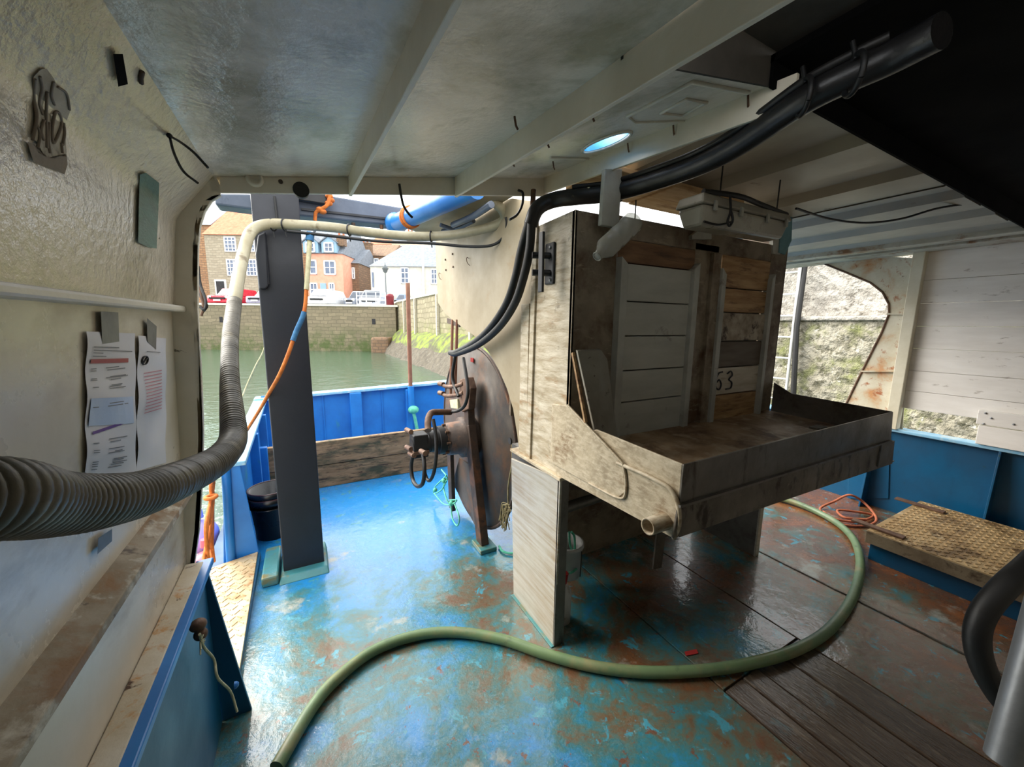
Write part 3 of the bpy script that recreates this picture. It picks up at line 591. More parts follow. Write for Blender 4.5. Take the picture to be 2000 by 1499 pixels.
def house(name, label, px0, px1, py_eave, ly, depth, wall, roof, py_ridge, hip=0, eave=.15):
    x0, ze = town(px0, py_eave, ly); x1, _ = town(px1, py_eave, ly); zr = town(px0, py_ridge, ly+depth/2)[1]
    h = thing(name, label, 'house', tT(Vector(((x0+x1)/2, ly, ZQ))))
    MB(tT).box(x0, x1, ly, ly+depth, ZQ-.2, ze).build('wall', wall, h)
    y0, y1, ym = ly-eave, ly+depth+eave, ly+depth/2; hx = hip*(x1-x0)/2
    a = [(x0-.1, y0, ze), (x1+.1, y0, ze), (x1+.1, y1, ze), (x0-.1, y1, ze), (x0-.1+hx, ym, zr), (x1+.1-hx, ym, zr)]
    MB(tT).add(a, [(0, 1, 5, 4), (2, 3, 4, 5), (3, 0, 4), (1, 2, 5), (0, 3, 2, 1)]).build('roof', roof, h)
    return h
def chimney(h, px, py0, py1, ly, w=.7, m='brown_stone'):
    x, z1 = town(px, py0, ly); z0 = town(px, py1, ly)[1]
    c = MB(tT).box(x-w/2, x+w/2, ly, ly+.6, z0, z1).box(x-w/2-.06, x+w/2+.06, ly-.06, ly+.66, z1-.15, z1).build('chimney', m, h)
    for k in (-.2, .2): MB(tT).cyl((x+k, ly+.3, z1), (x+k, ly+.3, z1+.35), .1, .08, 10).build('chimney_pot', 'pantile', c)
hA = house('stone_house', 'stone house with orange pantile roof and white sash windows', 398, 518, 459, 37, 7, 'house_stone', 'pantile', 412)
window(hA, 437, 463, 463, 493, 37, cols=3, rows=4); window(hA, 442, 466, 507, 540, 37, cols=3, rows=4); window(hA, 480, 504, 507, 540, 37, cols=3, rows=4); window(hA, 476, 500, 463, 493, 37, cols=3, rows=4)
x0, z1 = town(420, 547, 37); x1, z0 = town(447, 600, 37)
dA = MB(tT).box(x0, x1, 36.9, 37, z0, z1).build('door_frame', 'house_white', hA); MB(tT).box(x0+.15, x1-.15, 36.86, 36.95, z0, z1-.15).build('door', 'dark_opening', dA)
hA2 = house('sandstone_house', 'orange sandstone gable house at the left edge of the opening', 330, 411, 440, 38.5, 8, 'sandstone', 'slate', 395)
hA3 = house('sandstone_house', 'reddish sandstone house behind the navy post', 519, 596, 470, 38, 7, 'sandstone', 'slate', 430)
window(hA3, 548, 566, 490, 520, 38); window(hA3, 548, 566, 535, 562, 38)
hB = house('pink_house', 'salmon pink house with slate mansard and blue dormers', 597, 668, 496, 37, 7, 'pink_render', 'slate', 436)
for a in ((603, 620, 508, 537, 1), (632, 657, 509, 538, 2)): window(hB, a[0], a[1], a[2], a[3], 37, cols=a[4], rows=2, th=.13)
window(hB, 605, 622, 553, 580, 37); window(hB, 642, 655, 553, 578, 37)
x0, z1 = town(626, 554, 37); x1, z0 = town(640, 600, 37); MB(tT).box(x0, x1, 36.9, 37.0, z0, z1).build('door', 'house_blue', hB)
for px in (606, 642):   # dormers
    xa, za = town(px-14, 494, 36.7); xb, zb2 = town(px+14, 474, 36.7); zt = town(px, 462, 36.7)[1]; xm = (xa+xb)/2
    d = MB(tT).prism([(xa, 36.75, za), (xb, 36.75, za), (xb, 36.75, zb2), (xm, 36.75, zt), (xa, 36.75, zb2)], (0, 1.6, 0)).build('dormer', 'house_blue', hB)
    MB(tT).prism([(xa-.15, 36.6, zb2-.05), (xm, 36.6, zt), (xb+.15, 36.6, zb2-.05), (xm, 36.6, zt+.22)], (0, 1.8, 0)).build('dormer_roof', 'slate', d)
    window(hB, px-10, px+10, 474, 494, 36.7, cols=2, rows=2, th=.13)
chimney(hB, 664, 460, 480, 37)
hC = house('brown_house', 'narrow brown stone house beside the pink house', 669, 700, 515, 39, 6, 'brown_stone', 'slate', 488)
window(hC, 687, 694, 523, 546, 39, cols=1); window(hC, 673, 680, 523, 546, 39, cols=1)
chimney(hC, 672, 470, 505, 39)
hC2 = house('brown_house', 'tall brown stone gable house with chimney behind the white cottage', 696, 762, 500, 43, 7, 'brown_stone', 'brown_stone', 478)
chimney(hC2, 712, 474, 505, 43, 1.3); window(hC2, 730, 740, 505, 520, 43); window(hC2, 746, 756, 505, 520, 43)
hE = house('cream_house', 'pale cream terrace rising behind the cottage roof', 765, 900, 474, 50, 8, 'cream_render', 'slate', 455)
window(hE, 781, 791, 480, 495, 50); window(hE, 815, 825, 480, 495, 50); window(hE, 845, 855, 480, 495, 50); chimney(hE, 800, 452, 474, 50)
hF = house('cream_house', 'small far cream house between the chimneys', 722, 764, 478, 55, 7, 'cream_render', 'pantile', 462)
window(hF, 733, 741, 482, 492, 55, cols=1); window(hF, 748, 756, 482, 492, 55, cols=1)
hD = house('white_cottage', 'white rendered cottage with hipped slate roof by the quay corner', 723, 905, 521, 34, 7, 'white_render', 'slate', 478, hip=.55)
window(hD, 782, 800, 523, 555, 34, cols=2, rows=3); window(hD, 841, 855, 526, 556, 34, cols=2, rows=3)
x0, z1 = town(727, 533, 34); x1, z0 = town(731, 562, 34); MB(tT).box(x0, x1, 33.9, 34.02, z0, z1).build('slit_window', 'house_glass', hD)
x0, z0 = town(829, 600, 34); z1 = town(829, 480, 34)[1]; MB(tT).cyl((x0, 33.85, z0), (x0, 33.85, z1), .09, n=10).build('downpipe', 'house_white', hD)
hG = house('brown_house', 'brown sandstone house peeping over the far cottages', 655, 700, 492, 48, 6, 'sandstone', 'slate', 470)
# street lamp
lx, lz = town(752, 520, 31.5); lp = thing('street_lamp', 'iron street lamp in front of the white cottage', 'street lamp', tT(Vector((lx, 31.5, ZQ))))
MB(tT).tube([(lx, 31.5, ZQ), (lx, 31.5, ZQ+.5), (lx, 31.5, lz-.5)], [.09, .06, .04], 10).build('pole', 'lamp_iron', lp)
MB(tT).lathe((lx, 31.5, lz-.55), (0, 0, 1), [(0, .05), (.05, .14), (.3, .22), (.32, .27), (.62, .05), (.75, .02), (.85, 0)], 10).build('lantern', 'lamp_iron', lp)
# cars
def car(label, px0, px1, pytop, ly, body, van=False, group='cars parked on the far quay'):
    x0 = town(px0, 580, ly)[0]; x1 = town(px1, 580, ly)[0]; zt = town(px0, pytop, ly)[1]; w = x1-x0; xm = (x0+x1)/2; zg = ZQ+.02; h = zt-zg
    t = thing('parked_van' if van else 'parked_car', label, 'van' if van else 'car', tT(Vector((xm, ly, zg))), group)
    L = 4.2; zw = zg+h*.56
    MB(tT).hexa([(x0+.05, ly, zg+.2), (x1-.05, ly, zg+.2), (x1-.05, ly+L, zg+.2), (x0+.05, ly+L, zg+.2), (x0, ly+.15, zw), (x1, ly+.15, zw), (x1, ly+L-.1, zw), (x0, ly+L-.1, zw)]).build('body', body, t, .12)
    yb = .35 if van else 1.0
    c = MB(tT).hexa([(x0+.06, ly+yb, zw-.02), (x1-.06, ly+yb, zw-.02), (x1-.06, ly+L-.2, zw-.02), (x0+.06, ly+L-.2, zw-.02), (x0+.2, ly+yb+.6, zt), (x1-.2, ly+yb+.6, zt), (x1-.2, ly+L-.6, zt), (x0+.2, ly+L-.6, zt)]).build('cabin', body, t, .08)
    MB(tT).add([(x0+.16, ly+yb-.0, zw+.06), (x1-.16, ly+yb-.0, zw+.06), (x1-.28, ly+yb+.5, zt-.08), (x0+.28, ly+yb+.5, zt-.08)], [(0, 1, 2, 3)]).build('windscreen', 'car_glass', c)
    for sx in (x0+.25, x1-.25):
        MB(tT).lathe((sx, ly+.14, zw-.18), (0, -1, 0), [(0, .14), (.05, .12), (.07, 0)], 12).build('headlight', 'lamp_glass', t)
        for yy in (ly+.8, ly+L-.8): MB(tT).cyl((sx-.1, yy, zg+.3), (sx+.1, yy, zg+.3), .3, n=16).build('wheel', 'tyre', t)
    MB(tT).box(xm-.26, xm+.26, ly-.04, ly+.03, zg+.35, zg+.47).build('number_plate', 'house_white', t)
    MB(tT).box(x0+.3, x1-.3, ly-.02, ly+.08, zg+.5, zg+.62).build('grille', 'tyre', t)
car('red hatchback parked at the left end of the far quay', 400, 446, 560, 30, 'car_red')
car('lilac grey car parked left of the navy post', 476, 516, 563, 30, 'car_lilac')
car('white van parked in front of the pink house', 597, 637, 563, 30, 'car_white', True)
car('dark grey car behind the quay railing, left of the silver van', 668, 694, 566, 32, 'car_grey')
car('silver van parked behind the white quay railing', 698, 742, 565, 31.4, 'car_silver', True)
car('pale blue car beside the red bin at the quay corner', 762, 786, 572, 31, 'car_blue')
fr = thing('quay_railing', 'white railing panels on the far quay edge', 'railing', tT(Vector((town(720, 597, 29)[0], 29, ZQ))))
xa, xb = town(697, 590, 29)[0], town(753, 590, 29)[0]; zt = town(720, 571, 29)[1]
for k in range(4): MB(tT).bar((xa, 29, ZQ+.2+(zt-ZQ-.2)*k/3), (xb, 29, ZQ+.2+(zt-ZQ-.2)*k/3), .05, .06).build('rail', 'fence_white', fr)
for k in range(4): x = xa+(xb-xa)*k/3; MB(tT).box(x-.03, x+.03, 28.97, 29.03, ZQ, zt).build('post', 'fence_white', fr)
x0 = town(752, 580, 29)[0]; x1 = town(766, 580, 29)[0]; zt = town(760, 574, 29)[1]
bn = thing('litter_bin', 'dark red litter bin at the end of the quay railing', 'bin', tT(Vector(((x0+x1)/2, 29.3, ZQ))))
MB(tT).lathe(((x0+x1)/2, 29.3, ZQ), (0, 0, 1), [(0, .2), (0, .26), (.75, .28), (.78, .30), (.95, .22), (1.0, 0)], 16).build('body', 'bin_red', bn)

# ================================================================== THE HOPPER
hp = thing('fish_hopper', 'big steel fish hopper with board doors, tray and two plate legs', 'hopper', (1.7, 1.5, 0))
XL, XR, YF = .96, 2.49, 1.27
MB().prism([(XL, YF, .84), (XL, 1.56, .84), (XL, 1.56, 1.94), (XL, YF, 1.945)], (.012, 0, 0)).build('side_panel', 'hopper_steel', hp, .002)
MB().prism([(XL-.01, 1.56, .83), (XL-.01, 1.60, .83), (XL-.01, 1.575, 1.94), (XL-.01, 1.535, 1.94)], (.016, 0, 0)).build('seam_strip', 'hopper_steel', hp, .003)
boxo('side_panel', 'hopper_front', hp, XR-.012, XR, YF, 1.84, .84, 2.05)
boxo('back_panel', 'hopper_front', hp, XL+.02, XR, 1.82, 1.84, 1.0, 1.93)
def fp(name, x0, x1, z0, z1, m='hopper_front', y=YF, t=.02): return boxo(name, m, hp, x0, x1, y, y+t, z0, z1, bevel=.003)
fp('front_plate', XL, 1.185, .985, 1.945); fp('column', 1.68, 1.865, .985, 1.90); fp('column', 2.325, XR, .985, 2.06)
fp('lintel', 1.185, 2.325, 1.865, 1.955); boxo('column_channel', 'hopper_front', hp, 1.80, 1.86, YF-.02, YF, .99, 1.86)
d1 = MB()
def guide(d, x0, x1, z0, z1, s):
    d.prism([(x0, YF-.035, z0), (x1, YF-.035, z0), (x1, YF-.035, z1 if s > 0 else z1-.03), (x0, YF-.035, z1-.03 if s > 0 else z1)], (0, .045, 0))
guide(d1, 1.183, 1.222, .99, 1.785, -1); guide(d1, 1.648, 1.684, 1.0, 1.80, 1)
d1.box(1.19, 1.68, YF+.03, YF+.036, .985, 1.86)
dr1 = d1.build('door', 'guide_grey', hp, .002)
zs1 = [.992, 1.155, 1.30, 1.455, 1.605, 1.765]
for a, b in zip(zs1, zs1[1:]): MB().box(1.215, 1.655, YF-.012, YF+.022, a+.003, b-.002).build('board', 'grey_board', dr1, .003)
MB().box(1.19, 1.68, YF-.004, YF+.026, 1.769, 1.862).build('board', 'wood_brown', dr1, .003)
d2 = MB(); guide(d2, 1.858, 1.892, .985, 1.79, -1); guide(d2, 2.300, 2.330, .985, 1.795, 1)
d2.box(1.865, 2.325, YF+.03, YF+.036, .985, 1.87)
dr2 = d2.build('door', 'guide_grey', hp, .002)
zs2 = [.992, 1.135, 1.285, 1.425, 1.575, 1.70, 1.862]
for i, (a, b, m) in enumerate(zip(zs2, zs2[1:], ('wood_tan', 'wood_white', 'wood_dark', 'wood_blotch', 'wood_tan', 'wood_tan'))):
    o = MB().box(1.885, 2.31, YF-.012+rnd.uniform(-.004, .004), YF+.022, a+.003, b-.003).build('board', m, dr2, .003)
    if i == 1: wb = o
mb = MB()   # the painted "63" on the pale board
def q(u, w): return Vector((1.895+u, YF-.0175, 1.15+w))
mb.tube(catmull([q(.062, .112), q(.03, .105), q(.012, .07), q(.02, .03), q(.048, .018), q(.06, .045), q(.04, .07), q(.016, .055)], 6), .0042, 6)
mb.tube(catmull([q(.105, .10), q(.135, .112), q(.150, .09), q(.125, .068), q(.152, .05), q(.148, .02), q(.105, .015)], 6), .0042, 6)
tag(mb.build('number_63', 'print_black', hp), 'hand painted number 63')
# tray
T = MB(); t = .006
tr_o = MB().prism([(XL, .71, .975), (XR-.02, .71, .975), (XR-.02, YF, .992), (XL, YF, .992)], (0, 0, .008)).build('tray', 'tray_floor', hp)
MB().prism([(XL-.004, .704, .968), (XR-.01, .704, .960), (XR-.04, .704, 1.108), (XL, .704, 1.098)], (0, .008, 0)).build('tray_front', 'tray_steel', tr_o, .002)
MB().prism([(XL-.002, .71, .968), (XL-.002, YF, .985), (XL-.002, YF, 1.04), (XL-.002, 1.09, 1.108), (XL-.002, .71, 1.098)], (.008, 0, 0)).build('tray_side', 'scaled_steel', tr_o, .002)
MB().prism([(XR-.02, .71, .962), (XR+.012, YF, .985), (XR+.012, YF, 1.168), (XR+.005, 1.165, 1.118), (XR-.036, .71, 1.108)], (.008, 0, 0)).build('tray_side', 'tray_steel', tr_o, .002)
p = onZ(1600, 838, .99); MB().box(p.x-.04, p.x+.04, p.y-.02, p.y+.03, .985, 1.0).build('drain_cover', 'trough_steel', tr_o, .003)
# trough under the tray
side = [(1205, 905), (1250, 924), (1288, 943), (1308, 956), (1320, 975), (1326, 998), (1326, 1028), (1316, 1053), (1270, 1028), (1200, 990), (1085, 928), (1085, 860)]
tg = MB().prism([onX(x, y, .95) for x, y in side], (.008, 0, 0)).build('trough', 'scaled_steel', hp, .001)
MB().tube(catmull([onX(x, y, .948) for x, y in side[:8]], 4), .007, 8).build('rolled_edge', 'scaled_steel', tg)
yg = .698
MB().prism([onY(1326, 992, yg), onY(1748, 862, yg), onY(1743, 907, yg), onY(1315, 1053, yg)], (0, .008, 0)).build('trough_front', 'trough_steel', tg, .002)
MB().bar(onY(1326, 990, yg), onY(1740, 862, yg), .012, .008).build('trough_lip', 'tray_steel', tg)
MB().prism([(XL, .70, .87), (2.55, .70, .845), (2.55, 1.25, .84), (XL, 1.25, .85)], (0, 0, .006)).build('trough_bottom', 'trough_steel', tg)
MB().bar(onY(1722, 868, yg-.004), onY(1715, 912, yg-.004), .014, .006, (0, 1, 0)).build('trough_strap', 'tray_steel', tg)
pm = onX(1265, 1030, .875)
MB().lathe(pm, (1, 0, 0), [(.10, .021), (0, .021), (0, .026), (.09, .027)], 20).build('drain_pipe', 'scaled_steel', tg)
# bracket plate
bk = [(1078, 790), (1110, 793), (1128, 812), (1200, 890), (1217, 913), (1221, 962), (1208, 973), (1195, 972), (1075, 905)]
MB().prism([onX(x, y, .946) for x, y in bk], (.008, 0, 0)).build('bracket_plate', 'scaled_steel', hp, .003)
MB().tube(catmull([onX(x, y, .945) for x, y in ((1108, 792), (1200, 889), (1218, 914), (1222, 960), (1208, 974), (1150, 945))], 5), .0045, 6).build('weld_bead', 'scaled_steel', hp)
# legs
def leg(pts, x0, w, m='leg_steel'): return MB().prism([(x0, y, z) for y, z in pts], (w, 0, 0)).build('leg', m, hp, .003)
leg([(1.305, 0), (1.70, 0), (1.745, .785), (1.292, .838)], .945, .012)
boxo('leg_flange', 'tray_steel', hp, .945, 1.0, 1.30, 1.312, 0, .835)
boxo('leg_top', 'scaled_steel', hp, .94, 1.02, 1.29, 1.75, .825, .84)
leg([(1.28, 0), (1.75, 0), (1.75, .86), (1.28, .86)], 2.535, .012, 'tray_steel')
boxo('leg_flange', 'leg_steel', hp, 2.53, 2.57, 1.275, 1.287, 0, .86)
boxo('chute', 'hopper_front', hp, 1.08, XR, 1.82, 1.84, .0, 1.0)
MB().prism([(XL+.03, 1.28, .84), (XL+.03, 1.82, .50), (XL+.03, 1.82, .84)], (1.5, 0, 0)).build('chute', 'tray_steel', hp)
boxo('deck_strip', 'teal_paint', hp, .93, .95, 1.30, 1.70, 0, .005)
MB().tube([(1.02, 1.50, .56), (1.75, 1.50, .60)], .028, 12).build('cross_pipe', 'tray_steel', hp)
MB().prism([onY(1283, 1045, 1.42), onY(1300, 1045, 1.42), onY(1292, 1110, 1.42), onY(1276, 1114, 1.42)], (0, .01, 0)).build('strap', 'trough_steel', hp)

# loose board leaning in the tray
A = [onY(1124, 684, 1.255), onY(1170, 682, 1.255), onY(1182, 700, 1.25), onY(1202, 852, 1.12), onY(1158, 842, 1.12)]
lbd = thing('loose_board', 'grey loose board leaning inside the tray by the left corner', 'board', A[4])
MB().prism(A, (0, -.014, -.004)).build('board', 'worn_board', lbd, .002)
MB().bar(onY(1119, 690, 1.24), onY(1144, 826, 1.11), .01, .014).build('edge_strip', 'wood_tan', lbd)

# beige side plate above the drum, aft canopy
sp = thing('drum_guard_plate', 'beige steel side plate with curved lower edge over the net drum', 'plate', (.96, 2.2, .83))
sh = [(862, 420), (850, 480), (855, 592), (868, 612), (885, 627), (930, 660), (955, 690), (975, 725), (990, 760), (1002, 800), (1010, 850), (1015, 893), (1036, 898), (1050, 395), (1000, 388)]
MB().prism([onX(x, y, .968) for x, y in sh], (.012, 0, 0)).build('plate', 'beige_panel', sp, .002)
MB().prism([(.962, 1.6, .83), (.962, 1.68, .83), (.962, 1.675, 1.6), (.962, 1.6, 1.6)], (-.008, 0, 0)).build('edge_strip', 'hopper_steel', sp, .002)
for x, y in ((884, 497), (885, 522), (870, 508), (871, 528)):
    p = onX(x, y, .966); MB().lathe(p, (-1, 0, 0), [(0, .008), (.005, .006), (.006, 0)], 8).build('bolt', 'rusty_fitting', sp)
for (x, y) in ((915, 505), (860, 535)):
    p = onX(x, y, .966); MB().tube(catmull([p, p+Vector((-.012, .0, .002)), p+Vector((-.014, -.012, -.03)), p+Vector((-.004, -.03, -.05))], 4), .0022, 6).build('wire_hook', 'rusty_fitting', sp)
cn = thing('aft_canopy', 'small beige canopy with a bright blue painted edge beyond the girder', 'canopy', (.75, 2.2, 2.1))
c1, c2, c3, c4 = onZ(790, 446, 2.13), onZ(935, 384, 2.13), onZ(1010, 380, 2.13), onZ(858, 470, 2.13)
MB().prism([c1, c2, c3, c4], (0, 0, .012)).build('plate', 'beige_panel', cn, .002)
e1, e2 = onZ(778, 436, 2.14), onZ(930, 366, 2.14)
MB().tube([e1, e2], .055, 20).build('blue_edge', 'blue_paint', cn)
MB().lathe(e1, e1-e2, [(0, .055), (.03, .07), (.05, .07), (.052, 0)], 20).build('edge_cap', 'blue_paint', cn)
dirv = (e2-e1).normalized()
for k in range(2): MB().ring(e1+dirv*(.16+.03*k), dirv, .057, .009).build('rope_wrap', 'orange_rope', cn)
for (x0, y0, x1, y1, r) in ((885, 440, 960, 400, .018), (865, 452, 925, 432, .014), (860, 440, 905, 446, .012)):
    MB().tube(catmull([onZ(x0, y0, 2.08), onZ((x0+x1)/2, (y0+y1)/2+4, 2.07), onZ(x1, y1, 2.08)], 6), r, 8).build('conduit', 'grey_gantry', cn)

# black bracket on the hopper side
bb = thing('tablet_bracket', 'black metal bracket with two arms bolted to the hopper side', 'bracket', onX(1065, 515, .955))
boxo('base_plate', 'black_plastic', bb, .948, .962, onX(1083, 515, .955).y, onX(1066, 515, .955).y, onX(1075, 556, .95).z, onX(1075, 474, .95).z, bevel=.01)
for y in (500, 534):
    p = onX(1074, y, .95); MB().tube([p, p+Vector((-.07, .03, .0))], .014, 8).build('arm', 'black_plastic', bb)
for y in (484, 548):
    p = onX(1075, y, .948); MB().lathe(p, (-1, 0, 0), [(0, .008), (.005, .007), (.006, 0)], 10).build('bolt', 'galvanised', bb)
za, zb_ = onX(1052, 455, .88), onX(1050, 572, .88)
MB().prism([za, za+Vector((0, -.032, 0)), zb_+Vector((0, -.032, 0)), zb_], (.012, 0, 0)).build('bar', 'black_plastic', bb, .003)

# ================================================================== NET DRUM
DC = Vector((1.05, 2.53, .69)); DRr = .655
nd = thing('net_drum', 'rusty net drum with round steel flange and hydraulic motor', 'net drum', (1.05, 2.5, 0))
MB().lathe(DC, (1, 0, 0), [(0, 0), (0, DRr), (.012, DRr+.004), (.024, DRr), (.024, 0)], 64).build('flange', 'rust_disc', nd)
MB().ring(DC+Vector((.004, 0, 0)), (1, 0, 0), DRr, .012, 64).build('flange_rim', 'rust_iron', nd)
MB().cyl(DC+Vector((.02, 0, 0)), DC+Vector((1.1, 0, 0)), .16, n=32).build('barrel', 'rust_iron', nd)
MB().lathe(DC+Vector((1.1, 0, 0)), (1, 0, 0), [(0, 0), (0, DRr), (.02, DRr), (.02, 0)], 48).build('flange', 'rust_disc', nd)
hub = MB().lathe(DC, (-1, 0, 0), [(0, .15), (.10, .145), (.10, .12), (.20, .115), (.20, .10), (.22, .10)], 28); hub.build('hub', 'rust_iron', nd)
m_o = MB().cyl(DC+Vector((-.22, 0, 0)), DC+Vector((-.27, 0, 0)), .10).cyl(DC+Vector((-.27, 0, 0)), DC+Vector((-.33, 0, 0)), .075).cyl(DC+Vector((-.33, 0, -.01)), DC+Vector((-.45, 0, -.02)), .062).box(.60, .70, 2.47, 2.59, .60, .76).build('motor', 'black_rubber', nd, .008)
MB().box(.595, .705, 2.465, 2.595, .625, .650).build('motor_band', 'rusty_fitting', nd, .004)
MB().ring(DC+Vector((-.22, 0, 0)), (1, 0, 0), .085, .016, 24).build('motor_ring', 'rusty_fitting', nd)
for a in range(8):
    p = DC+Vector((-.21, .105*math.cos(a*.785), .105*math.sin(a*.785))); MB().cyl(p, p+Vector((-.025, 0, 0)), .010, n=6).build('bolt', 'rusty_fitting', nd)
# bearing stand in front of the flange
MB().bar((.985, 2.43, .80), (.985, 2.21, .02), .055, .09, (0, 1, 0)).build('stand_leg', 'rust_iron', nd, .004)
MB().bar((.93, 2.70, .62), (.95, 2.72, .05), .03, .08, (0, 1, 0)).build('stand_leg', 'rust_iron', nd, .004)
MB().bar((.985, 2.43, .80), (.985, 2.46, 1.08), .05, .08, (0, 1, 0)).build('stand_post', 'rust_iron', nd, .004)
MB().prism([(.975, 2.25, .08), (.975, 2.78, .24), (.975, 2.62, .50), (.975, 2.36, .52)], (.01, 0, 0)).build('stand_web', 'rust_disc', nd)
boxo('stand_foot', 'teal_paint', nd, .93, 1.05, 2.12, 2.28, 0, .03, bevel=.006)
# valve block over the hub
for y in (755, 773):
    MB().tube(catmull([onX(862, y-4, .93), onX(872, y+1, .935), onX(890, y, .94), onX(905, y-5, .95)], 5), .015, 10).build('valve_pipe', 'rusty_fitting', nd)
    MB().cyl(onX(858, y-5, .92), onX(866, y-3, .93), .019, n=8).build('fitting', 'rusty_fitting', nd)
MB().prism([onX(x, y, .945) for x, y in ((898, 742), (912, 738), (918, 760), (915, 800), (902, 806), (896, 780))], (.05, 0, 0)).build('valve_block', 'rusty_fitting', nd, .006)
MB().prism([onX(x, y, .935) for x, y in ((878, 782), (893, 780), (894, 800), (880, 798))], (.03, 0, 0)).build('valve_plate', 'cream_rope', nd, .004)
MB().tube(catmull([onX(836, 842, .64), onX(836, 822, .66), onX(842, 808, .70), onX(856, 806, .76), onX(880, 806, .86)], 6), .021, 12).build('elbow_pipe', 'rusty_fitting', nd)
for x in (884, 893): MB().tube([onX(x, 625, .97), onX(x-4, 770, .95)], .011, 8).build('rod', 'rust_pole', nd)
MB().prism([onX(873, 622, .97), onX(897, 632, .97), onX(897, 640, .97), onX(873, 632, .97)], (.01, 0, 0)).build('rod_clip', 'rust_iron', nd)
for pts, r in (([(846, 820, .68), (851, 850, .68), (852, 890, .67), (847, 925, .66), (838, 940, .65), (830, 925, .64), (828, 890, .63)], .011),
               ([(806, 890, .60), (803, 915, .59), (807, 940, .59), (816, 951, .59), (826, 944, .60), (829, 915, .61), (826, 885, .62)], .013),
               ([(905, 700, .92), (910, 730, .91), (914, 765, .90), (908, 792, .89), (895, 803, .88), (880, 806, .86)], .011),
               ([(890, 690, .93), (884, 740, .93), (896, 775, .93)], .012)):
    MB().tube(catmull([onX(x, y, X) for x, y, X in pts], 8), r, 10).build('hydraulic_hose', 'black_rubber', nd)
for x, y, X in ((798, 876, .59), (804, 888, .60), (826, 884, .62), (798, 842, .60)):
    MB().cyl(onX(x-4, y-2, X), onX(x+5, y+3, X), .017, n=8).build('fitting', 'rusty_fitting', nd)
p = onX(923, 704, 1.045); MB().box(p.x-.006, p.x, p.y-.025, p.y+.025, p.z-.015, p.z+.015).build('red_mark', 'red_paint', nd)
p = onX(996, 862, 1.045); MB().cyl(p, p+Vector((-.004, 0, 0)), .02, n=16).build('hole', 'dark_opening', nd)

# ropes around the drum
def rope(name, label, pts, r, m, cat='rope', n=8, k=8, parent=None): 
    o = MB().tube(catmull(pts, k), r, n).build(name, m, parent)
    if not parent: tag(o, label, cat)
    return o
kn = thing('green_twine', 'knotted green twine hanging from the drum stand', 'twine', onX(880, 1030, .9))
for pts in ([(862, 918), (874, 935), (866, 950), (872, 975), (880, 990), (884, 1015), (893, 1028), (897, 1012), (888, 985)], [(872, 930), (850, 952), (848, 965), (862, 958), (870, 945)], [(849, 966), (866, 985), (882, 986), (892, 978), (878, 978)]):
    MB().tube(catmull([onX(x, y, .88+rnd.uniform(-.01, .01)) for x, y in pts], 8), .0055, 6).build('strand', 'green_rope', kn)
MB().ball(onX(868, 940, .88), .022, 8).ball(onX(850, 958, .88), .018, 8).ball(onX(882, 984, .88), .02, 8).build('knot', 'green_rope', kn)
hk = thing('khaki_rope_tuft', 'frayed khaki rope tuft hanging beside the drum flange', 'rope', onX(985, 1050, .98))
MB().tube(catmull([onX(x, y, 1.0) for x, y in ((1000, 870), (1000, 905), (993, 950), (993, 985), (998, 1000))], 8), .005, 6).build('cord', 'khaki_rope', hk)
for k in range(26):
    a = onX(995+rnd.uniform(-3, 3), 985+rnd.uniform(0, 15), 1.0); b = a+Vector((rnd.uniform(-.03, .0), rnd.uniform(-.02, .09), rnd.uniform(-.15, -.06))); mid_ = (a+b)/2+Vector((0, rnd.uniform(-.02, .05), .03))
    MB().tube(catmull([a, mid_, b], 4), .003, 5).build('strand', 'khaki_rope', hk)
rope('green_rope_end', 'short pale green rope end on deck by the hopper leg', [onZ(x, y, .012) for x, y in ((975, 1068), (982, 1078), (1000, 1082), (1030, 1078))], .008, 'green_rope')

# ================================================================== STERN FITTINGS
po = thing('gantry_post', 'navy painted steel gantry post standing on the deck', 'post', (-.08, 2.47, 0))
pp = [onY(492, 372, 2.47), onY(584, 372, 2.47), onY(635, 1112, 2.47), onY(556, 1124, 2.47)]
MB().prism([(-.193, 2.47, .02), (.025, 2.47, .02), (.022, 2.47, 2.5), (-.196, 2.47, 2.5)], (0, .20, 0)).build('column', 'navy_post', po, .006)
MB().prism([onY(505, 462, 2.465), onY(519, 455, 2.465), onY(525, 560, 2.465), onY(520, 566, 2.465), onY(507, 566, 2.465), onY(500, 500, 2.465)], (0, -.03, 0)).build('side_plate', 'navy_post', po, .006)
MB().tube([onY(516, 458, 2.45), onY(524, 556, 2.45)], .008, 8).build('weld_bead', 'navy_post', po)
MB().tube([onY(536, 384, 2.46), onY(541, 428, 2.46)], .006, 6).build('cable', 'black_rubber', po)
MB().prism([(-.215, 2.38, 0), (.05, 2.38, 0), (.04, 2.42, .03), (-.205, 2.42, .03)], (0, .3, 0)).build('base_flange', 'teal_paint', po, .006)
boxo('base_block', 'teal_paint', po, -.30, -.215, 2.40, 2.75, 0, .06, bevel=.01)
gb = thing('gantry_beam', 'grey gantry crossbeam running athwart behind the girder', 'beam', (.4, 2.75, 2.1))
ga, gc = onY(425, 398, 2.72), onY(800, 442, 2.72)
MB().prism([onY(418, 378, 2.72), onY(640, 382, 2.72), onY(822, 412, 2.72), onY(800, 444, 2.72), onY(585, 422, 2.72), onY(420, 400, 2.72)], (0, .14, 0)).build('beam', 'grey_gantry', gb, .01)
MB().bar(onY(588, 409, 2.71), onY(775, 430, 2.71), .012, .012).build('seam', 'navy_post', gb)
MB().prism([onY(560, 384, 2.70), onY(640, 384, 2.70), onY(636, 404, 2.70), onY(560, 392, 2.70)], (0, -.05, 0)).build('black_block', 'black_plastic', gb, .006)
